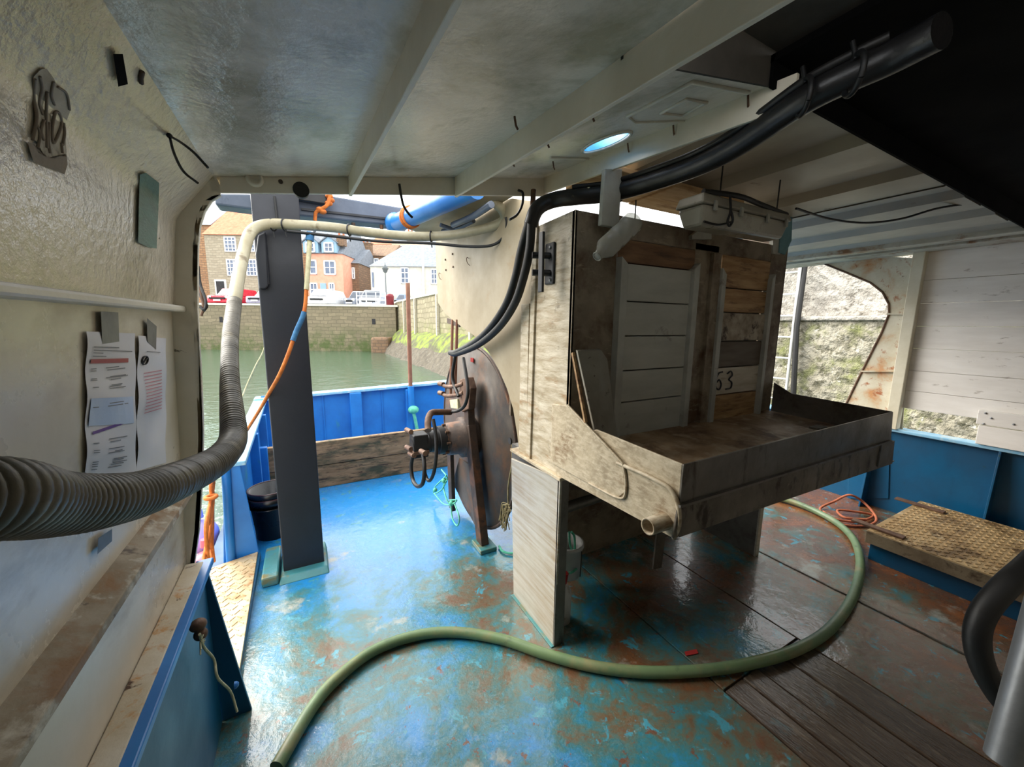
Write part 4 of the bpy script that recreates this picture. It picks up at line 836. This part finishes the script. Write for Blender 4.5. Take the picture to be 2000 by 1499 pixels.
for x, y in ((690, 436), (745, 440)): p = onY(x, y, 2.72); MB().cyl(p, p+Vector((0, 0, -.03)), .012, n=8).build('bolt', 'rust_iron', gb)
ol = thing('orange_lashing', 'orange rope lashing around the gantry crossbeam', 'rope', onY(640, 400, 2.7))
for k, (x, y) in enumerate(((643, 384), (646, 392), (642, 398), (625, 410), (630, 414))): MB().ball(onY(x, y, 2.64), .022, 8, .7).build('turn', 'orange_rope', ol)
MB().tube(catmull([onY(645, 380, 2.63), onY(640, 400, 2.62), onY(626, 410, 2.63), onY(617, 416, 2.64), onY(615, 432, 2.64)], 6), .010, 8).build('tail', 'orange_rope', ol)

# port line: orange rope with blue whipping
rp = thing('mooring_line', 'orange rope with blue whippings led down past the navy post', 'rope', onY(480, 800, 2.5))
seg = [(606, 455, 2.02), (603, 500, 2.02), (599, 560, 2.01), (594, 610, 2.0), (578, 650, 1.98), (562, 695, 1.96), (545, 735, 1.97), (525, 770, 2.1), (505, 805, 2.3), (480, 845, 2.5)]
path = catmull([at(*s) for s in seg], 8)
MB().tube(path, .0095, 8).build('core', 'orange_rope', rp)
MB().tube(path[2:18], .012, 8).build('whipping', 'cream_rope', rp); MB().tube(path[0:4], .02, 8).build('splice', 'blue_rope', rp); MB().tube(path[24:36], .0125, 8).build('whipping', 'blue_rope', rp)
rope('pale_line', 'thin cream line leading down to the port cap rail', [at(556, 430, 2.62), at(535, 600, 2.8), at(517, 680, 3.0), at(500, 715, 3.05), at(484, 750, 3.1), at(474, 775, 3.1)], .007, 'cream_rope')
hg = thing('orange_rope_hank', 'orange rope hank hanging outside the port bulwark', 'rope', onX(408, 1090, -.53))
for k in range(9):
    o_ = rnd.uniform(-.02, .02); MB().tube(catmull([onX(420, 908, -.52), onX(415+rnd.uniform(-3, 3), 945, -.525), onX(413+rnd.uniform(-3, 4), 975, -.53), onX(408+rnd.uniform(-7, 8), 1030, -.54+o_), onX(405+rnd.uniform(-9, 14), 1098, -.55+o_)], 5), .009, 6).build('strand', 'orange_rope', hg)
MB().ring(onX(412, 972, -.525), (0, 0, 1), .025, .011, 16).build('hitch', 'orange_rope', hg)
p = onX(392, 1048, -.74); by = thing('mooring_buoy', 'purple buoy hanging outside the bulwark behind the rope hank', 'buoy', p)
MB().ball(p, .11, 16, 1.1).build('ball', 'purple_buoy', by); MB().cyl(p+Vector((0, 0, .14)), p+Vector((0, 0, .2)), .03, .025, 12).build('eye', 'purple_buoy', by)
p = onX(406, 1104, -.68); by2 = thing('mooring_buoy', 'pink buoy beside the gangway sill', 'buoy', p)
MB().ball(p, .10, 16, 1.0).build('ball', 'pink_buoy', by2); MB().cyl(p+Vector((0, 0, .14)), p+Vector((0, 0, .19)), .03, .025, 12).build('eye', 'pink_buoy', by2)

# buckets behind the post
def bucket(label, c, rt, rb, h, handle):
    b = thing('bucket', label, 'bucket', c, 'nested black buckets by the port bulwark'); c = Vector(c)
    MB().lathe(c, (0, 0, 1), [(.004, 0), (0, rb), (h-.04, rt-.006), (h-.04, rt+.006), (h, rt+.008), (h, rt-.004), (.02, rb-.006), (.012, 0)], 36).build('body', 'bucket_plastic', b)
    MB().ring(c+Vector((0, 0, h)), (0, 0, 1), rt+.002, .006, 36).build('rim', 'bucket_rim', b)
    MB().ring(c+Vector((0, 0, h-.07)), (0, 0, 1), rt-.004, .005, 36).build('hoop', 'bucket_plastic', b)
bucket('outer black bucket standing by the port bulwark, behind the navy post', (-.275, 3.05, .0), .135, .105, .30, 1)
bucket('inner black bucket with maroon rim, nested in the other one', (-.275, 3.05, .045), .133, .098, .30, 0)

# pound board across the stern
pb = thing('pound_board', 'weathered timber pound boards standing across the stern deck', 'board', (.5, 3.75, 0))
MB().box(-.42, 1.3, 3.74, 3.79, .215, .435).build('plank', 'pound_wood', pb, .006); MB().box(-.42, 1.3, 3.745, 3.79, .0, .212).build('plank', 'pound_wood', pb, .006)
MB().box(-.41, -.33, 3.68, 3.735, 0, .46).build('slot_post', 'blue_paint', pb, .004)
# rusty pole in a socket on the stern, mop rope on its foot
rpz = thing('rusty_pole', 'slim rusty pole standing in the stern rail', 'pole', (1.12, 4.72, .4))
MB().tube([(1.115, 4.68, .40), (1.12, 4.68, 1.97)], .025, 12).build('pole', 'rust_pole', rpz)
MB().tube([(1.115, 4.66, .42), (1.115, 4.66, .74)], .038, 12).build('socket', 'blue_paint', rpz)
gt = thing('green_mop_rope', 'pale green rope knot with a tail hung on the stern frame', 'rope', (1.1, 4.6, .2))
MB().ball((1.12, 4.58, .46), .065, 12, .75).build('knot', 'green_rope', gt); MB().tube(catmull([(1.12, 4.57, .42), (1.14, 4.56, .3), (1.165, 4.55, .12)], 6), .02, 8).build('tail', 'green_rope', gt)

# ================================================================== HOSES
# ribbed suction hose
rh = thing('ribbed_suction_hose', 'grey ribbed suction hose sweeping across the left foreground', 'hose', at(300, 960, .5))
hs = [(-420, 1012, .19), (-161, 989, .25), (0, 975, .305), (100, 985, .38), (200, 980, .46), (300, 958, .58), (400, 915, .78), (438, 888, .92), (456, 855, 1.05), (453, 800, 1.15), (449, 740, 1.26), (450, 660, 1.42), (458, 590, 1.6)]
path = catmull([at(*s) for s in hs], 60)
acc = 0; R = []; pitch = .0125; rr_ = .0325
for i, p in enumerate(path):
    if i: acc += (p-path[i-1]).length
    R.append(rr_*(.925+.085*abs(math.sin(math.pi*acc/pitch))**.6) - (.006 if acc > 1.0 else 0)*min(1, (acc-1.0)/.3))
MB().tube(path, R, 24).build('ribbed_section', 'ribbed_hose', rh, fix=False)
hs2 = [(458, 591, 1.6), (466, 540, 1.7), (477, 490, 1.8), (488, 457, 1.86), (505, 443, 1.9), (535, 438, 1.95), (580, 440, 2.0), (650, 445, 2.08), (720, 455, 2.14), (800, 462, 2.18), (870, 461, 2.2), (930, 451, 2.16), (970, 440, 2.1), (985, 428, 2.06), (982, 412, 2.02), (968, 398, 2.0), (955, 390, 2.0)]
MB().tube(catmull([at(*s) for s in hs2], 12), .0255, 18).build('smooth_section', 'pale_hose', rh)
MB().tube(catmull([at(*s) for s in [(560, 452, 1.95), (650, 462, 2.06), (740, 472, 2.13), (840, 476, 2.16), (910, 482, 2.14), (960, 480, 2.1), (985, 462, 2.05), (990, 438, 2.0), (988, 425, 1.99)]], 10), .008, 8).build('black_cable', 'black_rubber', rh)
for (x, y, d) in ((556, 440, 1.97), (682, 450, 2.1), (842, 463, 2.18), (533, 440, 1.95)):
    p = at(x, y, d); MB().ring(p, _r0, .029, .004, 16, 6).tube([p+Vector((0, 0, -.028)), p+Vector((.004, 0, -.06))], .003, 6).build('cable_tie', 'zip_tie', rh)
# wires near the girder
for lab, pts, r in (('black cable end drooping from the girder by the hose bundle', [(1012, 372), (1021, 378), (1020, 400), (1010, 420), (995, 430)], .006), ('loose black tie hanging from the middle of the girder', [(780, 360), (783, 380), (788, 402), (798, 418), (806, 426)], .005)):
    tag(MB().tube(catmull([onY(x, y, 1.60) for x, y in pts], 6), r, 8).build('loose_cable', 'zip_tie'), lab, 'cable')

# black hydraulic hose bundle
hb = thing('hydraulic_hose_bundle', 'black taped hydraulic hose bundle slung under the roof and down to the drum', 'hose', (1.1, 1.3, 2.0))
pb_ = [onZ(1840, 60, 2.07), onZ(1740, 113, 2.07), onZ(1655, 152, 2.06), onZ(1570, 197, 2.05), onZ(1450, 278, 2.035), onZ(1375, 318, 2.03), onZ(1300, 346, 2.03), onZ(1200, 376, 2.03), onZ(1125, 385, 2.03), onX(1080, 392, .985), onX(1050, 408, .92), onX(1036, 440, .90)]
MB().tube(catmull(pb_, 10), [.033, .033, .033, .033, .033, .034, .034, .034, .033, .032, .032, .03], 16).build('taped_bundle', 'black_bundle', hb)
MB().tube(catmull([q_+Vector((-.02, .0, .034)) for q_ in pb_[1:9]], 10), .010, 8).build('thin_hose', 'black_rubber', hb)
for off, r in ((-8, .0195), (8, .0195)):
    MB().tube(catmull([onX(1036+off*.3, 435, .90)]+[onX(x+off, y, .90) for x, y in ((1026, 490), (1014, 545), (996, 596), (965, 642))]+[onX(930+off*.3, 672+off*.4, .905), onX(892, 690+off*.2, .915), onX(880, 690, .92)], 10), r, 14).build('hose', 'black_rubber', hb)
for x, y in ((1570, 190), (1212, 374), (1668, 146)):
    p = onZ(x, y, 2.045); MB().ring(p, Vector((1, -1.0, 0)) if x > 1300 else Vector((1, -.3, 0)), .038, .006, 20, 6).tube([p+Vector((0, .0, .03)), p+Vector((.0, .01, .07))], .005, 6).build('strap', 'zip_tie', hb)
for x, y in ((1120, 388), (1150, 378), (1205, 372), (1180, 372)):
    p = onZ(x, y-8, 2.05); MB().ball(p, .012, 6, .6).build('sealant_blob', 'cream_rope', hb)
MB().tube([onX(1042, 372, .93), onX(1040, 410, .92)], .012, 8).build('hanger', 'rust_iron', hb)

# green deck hose
gh = [(540, 1500), (610, 1383), (660, 1325), (730, 1272), (810, 1243), (890, 1236), (980, 1250), (1070, 1280), (1160, 1303), (1260, 1314), (1370, 1311), (1470, 1296), (1560, 1268), (1625, 1225), (1668, 1160), (1680, 1095), (1660, 1045), (1610, 1008), (1535, 978), (1440, 960), (1380, 952)]
g = tag(MB().tube(catmull([onZ(x, y, .026) for x, y in gh], 14), .0235, 18).build('deck_hose', 'green_hose'), 'green hose snaking across the wet deck', 'hose')
# black hose at the right edge and grey rail
bh = [(2080, 1040, .95), (2010, 1105, .93), (1960, 1150, .92), (1920, 1200, .92), (1908, 1250, .92), (1922, 1310, .92), (1962, 1375, .92), (2030, 1440, .92)]
tag(MB().tube(catmull([at(*s) for s in bh], 12), .024, 16).build('black_hose', 'black_rubber'), 'black rubber hose looping down at the right edge', 'hose')
tag(MB().tube([at(2062, 1120, .75), at(1962, 1490, .75)], .028, 16).build('grab_rail', 'galvanised'), 'grey metal rail at the lower right corner', 'rail')

# ================================================================== HATCH
hz, hx0, hx1, hy0, hy1 = .20, 3.16, 4.08, .10, .94
hc = thing('deck_hatch', 'low hatch with chequer plate lid and blue coaming on the starboard deck', 'hatch', (3.6, .5, 0))
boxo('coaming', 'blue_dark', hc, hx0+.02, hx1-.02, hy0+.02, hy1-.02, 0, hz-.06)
lid = boxo('lid', 'hatch_lid', hc, hx0, hx1, hy0, hy1, hz-.015, hz, bevel=.004)
boxo('lid_skirt', 'hatch_side', lid, hx0-.004, hx0+.006, hy0, hy1, hz-.085, hz-.006); boxo('lid_skirt', 'hatch_side', lid, hx0, hx1, hy1-.006, hy1+.004, hz-.085, hz-.006)
mb = MB()
for i in range(30):
    for j in range(27):
        x, y, s = hx0+.025+i*.030, hy0+.025+j*.030, (1 if (i+j) % 2 else -1)
        mb.bar((x-.009, y-.009*s, hz+.001), (x+.009, y+.009*s, hz+.001), .005, .004)
mb.build('tread_pattern', 'hatch_lid', lid)['kind'] = 'stuff'
for x in (hx0+.04, hx1-.16):
    MB().box(x, x+.05, hy1-.16, hy1+.10, hz+.002, hz+.014).build('hinge_strap', 'rusty_fitting', hc, .002)
# cord coil
cc = [(1640, 970, .30, 4.18), (1642, 990, .1, 4.1), (1608, 1000, .012, 0), (1640, 1024, .012, 0), (1690, 1028, .012, 0), (1712, 1015, .03, 0), (1690, 985, .08, 0), (1660, 968, .14, 0), (1630, 980, .06, 0), (1602, 995, .012, 0), (1622, 1012, .02, 0), (1672, 1020, .02, 0), (1706, 1008, .02, 0), (1668, 1000, .03, 0), (1636, 998, .03, 0), (1650, 1012, .03, 0), (1690, 1016, .03, 0)]
tag(MB().tube(catmull([onZ(x, y, z) for x, y, z, _ in cc[2:]], 10), .009, 8).build('cord_coil', 'brown_cord'), 'coil of orange brown cord between hatch and bulwark', 'cord')

# ================================================================== LIGHT, STRAP, BOTTLE UNDER THE ROOF
LX0, LX1, LY0, LY1 = 1.30, 1.90, .963, 1.09
lf = thing('bulkhead_light', 'dusty grey fluorescent light fitting hung below the roof', 'light fitting', (1.6, 1.02, 1.87))
MB().hexa([(LX0, LY0, 1.945), (LX1, LY0, 1.955), (LX1, LY1, 1.955), (LX0, LY1, 1.945), (LX0+.01, LY0+.01, 1.985), (LX1-.01, LY0+.01, 1.985), (LX1-.01, LY1-.01, 1.985), (LX0+.01, LY1-.01, 1.985)]).build('housing', 'light_shell', lf, .008)
MB().hexa([(LX0+.03, LY0+.022, 1.872), (LX1-.03, LY0+.022, 1.882), (LX1-.03, LY1-.022, 1.882), (LX0+.03, LY1-.022, 1.872), (LX0+.008, LY0+.006, 1.945), (LX1-.008, LY0+.006, 1.955), (LX1-.008, LY1-.006, 1.955), (LX0+.008, LY1-.006, 1.945)]).build('diffuser', 'light_lens', lf, .012)
for x in (LX0+.06, LX0+.22, LX0+.40, LX0+.54): boxo('clip', 'guide_grey', lf, x, x+.015, LY0-.006, LY0+.004, 1.925, 1.96)
MB().tube(catmull([(LX0+.02, LY0+.02, 1.99), (LX0+.2, LY0+.0, 1.996), (LX0+.35, LY0+.01, 1.994), (LX1, LY0+.03, 1.99)], 8), .010, 8).build('cable', 'black_rubber', lf)
for x in (LX0+.13, LX1-.08): MB().tube([(x, LY0+.03, 1.98), (x+.004, LY0+.03, 2.12)], .003, 6).build('cable_tie', 'zip_tie', lf)
MB().tube(catmull([(LX0+.13, LY0-.012, 1.985), (LX0+.135, LY0-.016, 1.93), (LX0+.12, LY0-.018, 1.89), (LX0+.135, LY0-.018, 1.875), (LX0+.15, LY0-.018, 1.90), (LX0+.14, LY0-.014, 1.93)], 6), .0045, 6).build('tie_loop', 'zip_tie', lf)
MB().tube(catmull([(LX0+.03, LY0+.015, 1.885), (LX0+.1, LY0+.004, 1.88), (LX0+.18, LY0, 1.90)], 6), .004, 6).build('wire', 'zip_tie', lf)
wl_ = [onZ(1555, 408, 2.0), onZ(1620, 428, 2.0), onZ(1690, 436, 2.0), onZ(1760, 428, 2.03), onZ(1830, 408, 2.08), onZ(1900, 397, 2.12)]
tag(MB().tube(catmull(wl_, 8), .005, 8).build('light_cable', 'zip_tie'), 'thin cable sagging from the light fitting to starboard', 'cable')
tag(MB().prism([onY(1527, 420, 1.255), onY(1548, 418, 1.255), onY(1546, 470, 1.255), onY(1534, 498, 1.255), onY(1522, 494, 1.255)], (0, .008, 0)).build('cloth_strip', 'blue_cloth'), 'pale blue cloth strip hanging at the right corner of the hopper', 'cloth')
sb = thing('hanger_plate', 'grey flat hanger plate dropping from the roof beside the bottle', 'plate', onY(1195, 440, 1.2))
MB().prism([onY(1182, 330, 1.2), onY(1216, 330, 1.2), onY(1209, 446, 1.2), onY(1174, 440, 1.2)], (0, .02, 0)).build('plate', 'guide_grey', sb, .003)
MB().prism([onY(1370, 447, 1.25), onY(1390, 447, 1.25), onY(1390, 468, 1.25), (onY(1352, 468, 1.25)), onY(1352, 460, 1.25)], (0, .02, 0)).build('bracket', 'guide_grey', hp)
MB().prism([onY(1510, 470, 1.26), onY(1524, 466, 1.26), onY(1524, 498, 1.26), onY(1510, 496, 1.26)], (0, .02, 0)).build('bracket', 'guide_grey', hp)
b0_, b1_ = onY(1240, 432, 1.16), onY(1166, 502, 1.16); ax = (b1_-b0_); Lb = ax.length
bt = thing('plastic_bottle', 'crumpled clear plastic bottle hanging at the hopper top', 'bottle', b1_)
MB().lathe(b0_, ax, [(0, 0), (0, .03), (.012, .042), (Lb*.25, .042), (Lb*.28, .038), (Lb*.32, .042), (Lb*.5, .042), (Lb*.53, .038), (Lb*.57, .042), (Lb*.78, .041), (Lb*.92, .02), (Lb, .016), (Lb, 0)], 24).build('body', 'bottle_plastic', bt)
MB().ring(b1_, ax, .017, .003, 16, 6).build('neck_ring', 'bottle_plastic', bt)
MB().tube([b0_, b0_+Vector((.01, .01, .08))], .003, 6).build('string', 'zip_tie', bt)

# containers under the hopper
c = Vector((1.20, 1.56, .14)); wbk = thing('white_tub', 'white plastic tub hanging in the shade behind the left leg', 'tub', c)
MB().lathe(c, (0, 0, 1), [(0, 0), (0, .075), (.17, .085), (.17, .092), (.19, .092), (.19, .082), (.02, .07)], 28).build('body', 'white_plastic', wbk)
MB().tube(catmull([c+Vector((-.09, 0, .18)), c+Vector((-.1, -.06, .10)), c+Vector((-.05, -.09, .07)), c+Vector((0, -.092, .08))], 6), .006, 8).build('handle', 'green_rope', wbk)
MB().tube([c+Vector((.03, -.085, .02)), c+Vector((.03, -.09, .17))], .003, 6).build('strap', 'zip_tie', wbk)
c = Vector((1.075, 1.43, 0)); jg = thing('plastic_jug', 'small white jug with red cap on deck behind the left leg', 'jug', c)
MB().lathe(c, (0, 0, 1), [(0, 0), (0, .05), (.16, .052), (.20, .03), (.215, .02), (.215, 0)], 24).build('body', 'white_plastic', jg)
MB().cyl(c+Vector((0, 0, .21)), c+Vector((.01, 0, .26)), .026, n=14).build('cap', 'red_plastic', jg)
rope('green_rope_loop', 'dark green rope loop hanging behind the left hopper leg', [onY(x, y, 1.5) for x, y in ((1112, 1040), (1114, 1068), (1122, 1078), (1122, 1050), (1116, 1040))], .006, 'green_rope')

# ================================================================== THINGS ON THE LEFT WALL
def flat(pts, m, name, parent, off=.002, th=.001, surf=onW):
    n = len(pts); cx_, cy_ = sum(p[0] for p in pts)/n, sum(p[1] for p in pts)/n; K = 6; ring = []
    for i in range(n):
        (ax_, ay_), (bx_, by_) = pts[i], pts[(i+1) % n]
        ring += [(ax_+(bx_-ax_)*k/4, ay_+(by_-ay_)*k/4) for k in range(4)]
    m_ = len(ring); vs = [surf(cx_, cy_, off)]
    for k in range(1, K+1): vs += [surf(cx_+(x-cx_)*k/K, cy_+(y-cy_)*k/K, off) for x, y in ring]
    fs = [(0, 1+i, 1+(i+1) % m_) for i in range(m_)]+[(1+k*m_+i, 1+(k+1)*m_+i, 1+(k+1)*m_+(i+1) % m_, 1+k*m_+(i+1) % m_) for k in range(K-1) for i in range(m_)]
    return MB().add(vs, fs, True).build(name, m, parent)
def paper(label, quad, px):
    P = [onW(x, y, .003) for x, y in quad]; t = thing('notice_sheet', label, 'paper', P[3], 'notices taped to the left wall')
    vs = []; NX, NZ = 8, 24
    for j in range(NZ+1):
        for i in range(NX+1):
            u, v = i/NX, j/NZ; a = P[0].lerp(P[1], u); b = P[3].lerp(P[2], u); w = a.lerp(b, v); w.x += .003*math.sin(v*17)*math.sin(3*u+.6) + .002
            vs.append(w)
    n = NX+1
    MB().add(vs, [(j*n+i, j*n+i+1, (j+1)*n+i+1, (j+1)*n+i) for j in range(NZ) for i in range(NX)], True).build('sheet', 'paper', t)
    def spot(u, v, off=.0035): a = P[0].lerp(P[1], u); b = P[3].lerp(P[2], u); w = a.lerp(b, v); w.x += .003*math.sin(v*17)*math.sin(3*u+.6)+.002+off*.5; return w
    return t, spot
def bars(spot, rows, name, m, t, n=6):
    mb = MB()
    for (u0, u1, v0, v1, sk) in rows:
        for k in range(n):
            a, b = u0+(u1-u0)*k/n, u0+(u1-u0)*(k+1)/n
            mb.add([spot(a, v0+sk*(a-u0)), spot(b, v0+sk*(b-u0)), spot(b, v1+sk*(b-u0)), spot(a, v1+sk*(a-u0))], [(0, 1, 2, 3)])
    o = mb.build(name, m, t, fix=False)
    if len(rows) > 1: o['kind'] = 'stuff'
    return o
t1, s1 = paper('printed notice with red and purple bars, left of the two sheets', [(166, 648), (262, 652), (264, 926), (165, 930)], 0)
bars(s1, [(.06, .80, .195, .225, -.02)], 'red_bar', 'print_red', t1)
bars(s1, [(.10, .84, .70, .72, -.12)], 'purple_bar', 'print_purple', t1)
bars(s1, [(.04, .92, .47, .66, -.02)], 'blue_tint', 'print_paleblue', t1)
rows = [(.08, .56, .105, .112, 0), (.08, .9, .128, .134, 0), (.08, .25, .148, .153, 0), (.08, .32, .17, .176, 0)]
for v in (.25, .265, .31, .32, .33, .37, .38, .395, .82, .835, .85, .89, .90, .915, .93, .95, .50, .52, .75, .77):
    rows.append((.36+rnd.uniform(-.04, .1), .6+rnd.uniform(0, .2), v, v+.006, -.05)); 
    if rnd.random() < .5: rows.append((.08, .18, v+.01, v+.016, -.03))
bars(s1, rows, 'print_lines', 'print_grey', t1)
t2, s2_ = paper('printed notice with a round logo and pink lines, right of the two sheets', [(268, 656), (323, 662), (322, 905), (266, 922)], 0)
bars(s2_, [(.2, .8, .28+.025*k, .287+.025*k, -.04) for k in range(13)], 'print_lines', 'print_pink', t2)
bars(s2_, [(.2, .72, .115, .12, 0)], 'print_lines', 'print_grey', t2)
lg = MB(); cyc = [(.18+.09*math.cos(a/16*6.283), .185+.032*math.sin(a/16*6.283)) for a in range(17)]
for (u, v), (u2, v2) in zip(cyc, cyc[1:]): lg.bar(s2_(u, v, .004), s2_(u2, v2, .004), .004, .002)
lg.bar(s2_(.14, .205, .004), s2_(.22, .165, .004), .004, .002); lg.build('logo', 'print_black', t2)
for lab, pts in (('grey tape strip holding the left notice', [(197, 609), (231, 611), (233, 668), (200, 673)]), ('grey tape strip holding the right notice', [(287, 622), (306, 638), (305, 684), (288, 668)]),
                 ('grey tape strip low on the wall under the hose', [(192, 1052), (219, 1034), (219, 1058), (190, 1084)]), ('black tape strip high on the left wall', [(221, 106), (240, 106), (250, 165), (231, 170)])):
    tag(flat(pts, 'shade_and_tape_black' if 'black' in lab else 'duct_tape', 'tape_strip', None, .008), lab, 'tape')
tag(flat([(273, 342), (285, 338), (311, 358), (309, 420), (306, 486), (290, 484), (270, 474), (271, 410)], 'sticker_green', 'sticker', None, .006), 'faded green sticker near the wall corner', 'sticker')
scp = thing('scraped_sticker', 'scraped off sticker patch with brown glue on the left wall', 'sticker', onW(100, 330))
flat([(66, 150), (80, 136), (92, 136), (104, 152), (112, 168), (128, 180), (136, 198), (138, 216), (130, 236), (128, 265), (130, 300), (122, 312), (100, 312), (84, 300), (74, 280), (64, 270), (70, 230), (66, 190)], 'scraped_paint', 'patch', scp, .003)
flat([(54, 278), (66, 282), (74, 298), (92, 306), (110, 310), (130, 302), (132, 322), (126, 342), (110, 334), (90, 326), (66, 318), (60, 300)], 'scraped_glue', 'glue', scp, .004)
for pts in ([(68, 155), (66, 190), (72, 230), (64, 275)], [(92, 180), (90, 230), (92, 290)], [(108, 218), (102, 250), (104, 280), (114, 262), (120, 240), (116, 222), (108, 218)], [(112, 170), (130, 184), (136, 215)], [(98, 300), (94, 270), (96, 240)], [(122, 300), (120, 280)], [(78, 150), (82, 175), (76, 200), (84, 225)], [(86, 235), (80, 255), (86, 275)], [(104, 160), (100, 185), (106, 205)], [(124, 240), (126, 262), (122, 284)], [(70, 240), (78, 262), (74, 290)]):
    MB().tube(catmull([onW(x, y, .004) for x, y in pts], 6), .002, 5).build('glue_streak', 'scraped_glue', scp)
wt = thing('wire_tie', 'black wire tie with two loose ends at the wall corner', 'wire', onW(331, 268))
a = onW(331, 266, .006); dw = (a-CAM).dot(_f)
MB().tube(catmull([a, at(352, 278, dw-.03), at(378, 298, dw-.04), at(406, 328, dw-.04)], 6), .0028, 6).build('end', 'zip_tie', wt)
MB().tube(catmull([a, at(340, 300, dw-.02), at(358, 335, dw-.04), at(386, 358, dw-.05)], 6), .0028, 6).build('end', 'zip_tie', wt); MB().ball(a, .006, 6).build('knot', 'zip_tie', wt)
tag(MB().tube([onW(278, 140, .004), onW(275, 152, .004), onW(276, 163, .004)], .004, 6).build('hook', 'rust_iron'), 'small dark hook high on the left wall', 'hook')
# pale cord knotted on the near bulwark
kr = thing('knotted_cord', 'brown knot with pale cord tail on the near blue bulwark', 'cord', onX(388, 1235, -.33))
MB().ball(onX(387, 1222, -.335), .022, 10, .8).ball(onX(392, 1240, -.33), .018, 10).build('knot', 'rusty_fitting', kr)
MB().tube(catmull([onX(390, 1240, -.32), onX(398, 1265, -.325), onX(418, 1290, -.32), onX(425, 1325, -.31), onX(450, 1352, -.30), onX(463, 1392, -.285)], 6), .004, 6).build('tail', 'cream_rope', kr)
for k in range(8): a = onX(391, 1255, -.325); MB().tube([a, a+Vector((.005, rnd.uniform(-.035, .035), rnd.uniform(-.02, .012)))], .002, 5).build('fray', 'cream_rope', kr)
p = onX(458, 1340, -.29); tag(MB().lathe(p, (1, 0, 0), [(0, .012), (.006, .011), (.012, .006), (.013, 0)], 12).build('bolt_head', 'blue_paint'), 'blue painted bolt head on the near bulwark knee', 'bolt')
# red chip of paint on deck
p = onZ(1350, 1275, .002); tag(MB().prism([onZ(1337, 1275, .002), onZ(1360, 1270, .002), onZ(1364, 1278, .002), onZ(1340, 1283, .002)], (0, 0, .003)).build('red_tag', 'red_paint'), 'small red tag lying on the deck under the hopper', 'tag')

# frayed rope hanging on the outer edge of the cabin frame
fr_ = thing('frame_rope', 'dark frayed rope hanging on the outer edge of the cabin frame', 'rope', at(396, 600, 1.75))
for k, pts in enumerate(([(387, 520), (391, 555), (402, 588), (399, 606), (391, 600)], [(386, 535), (392, 570), (397, 600), (393, 618)], [(388, 560), (394, 585), (404, 598), (396, 610)])):
    MB().tube(catmull([at(x, y, 1.74+.01*k) for x, y in pts], 6), .006, 6).build('strand', 'rusty_fitting' if k == 1 else 'black_bundle', fr_)
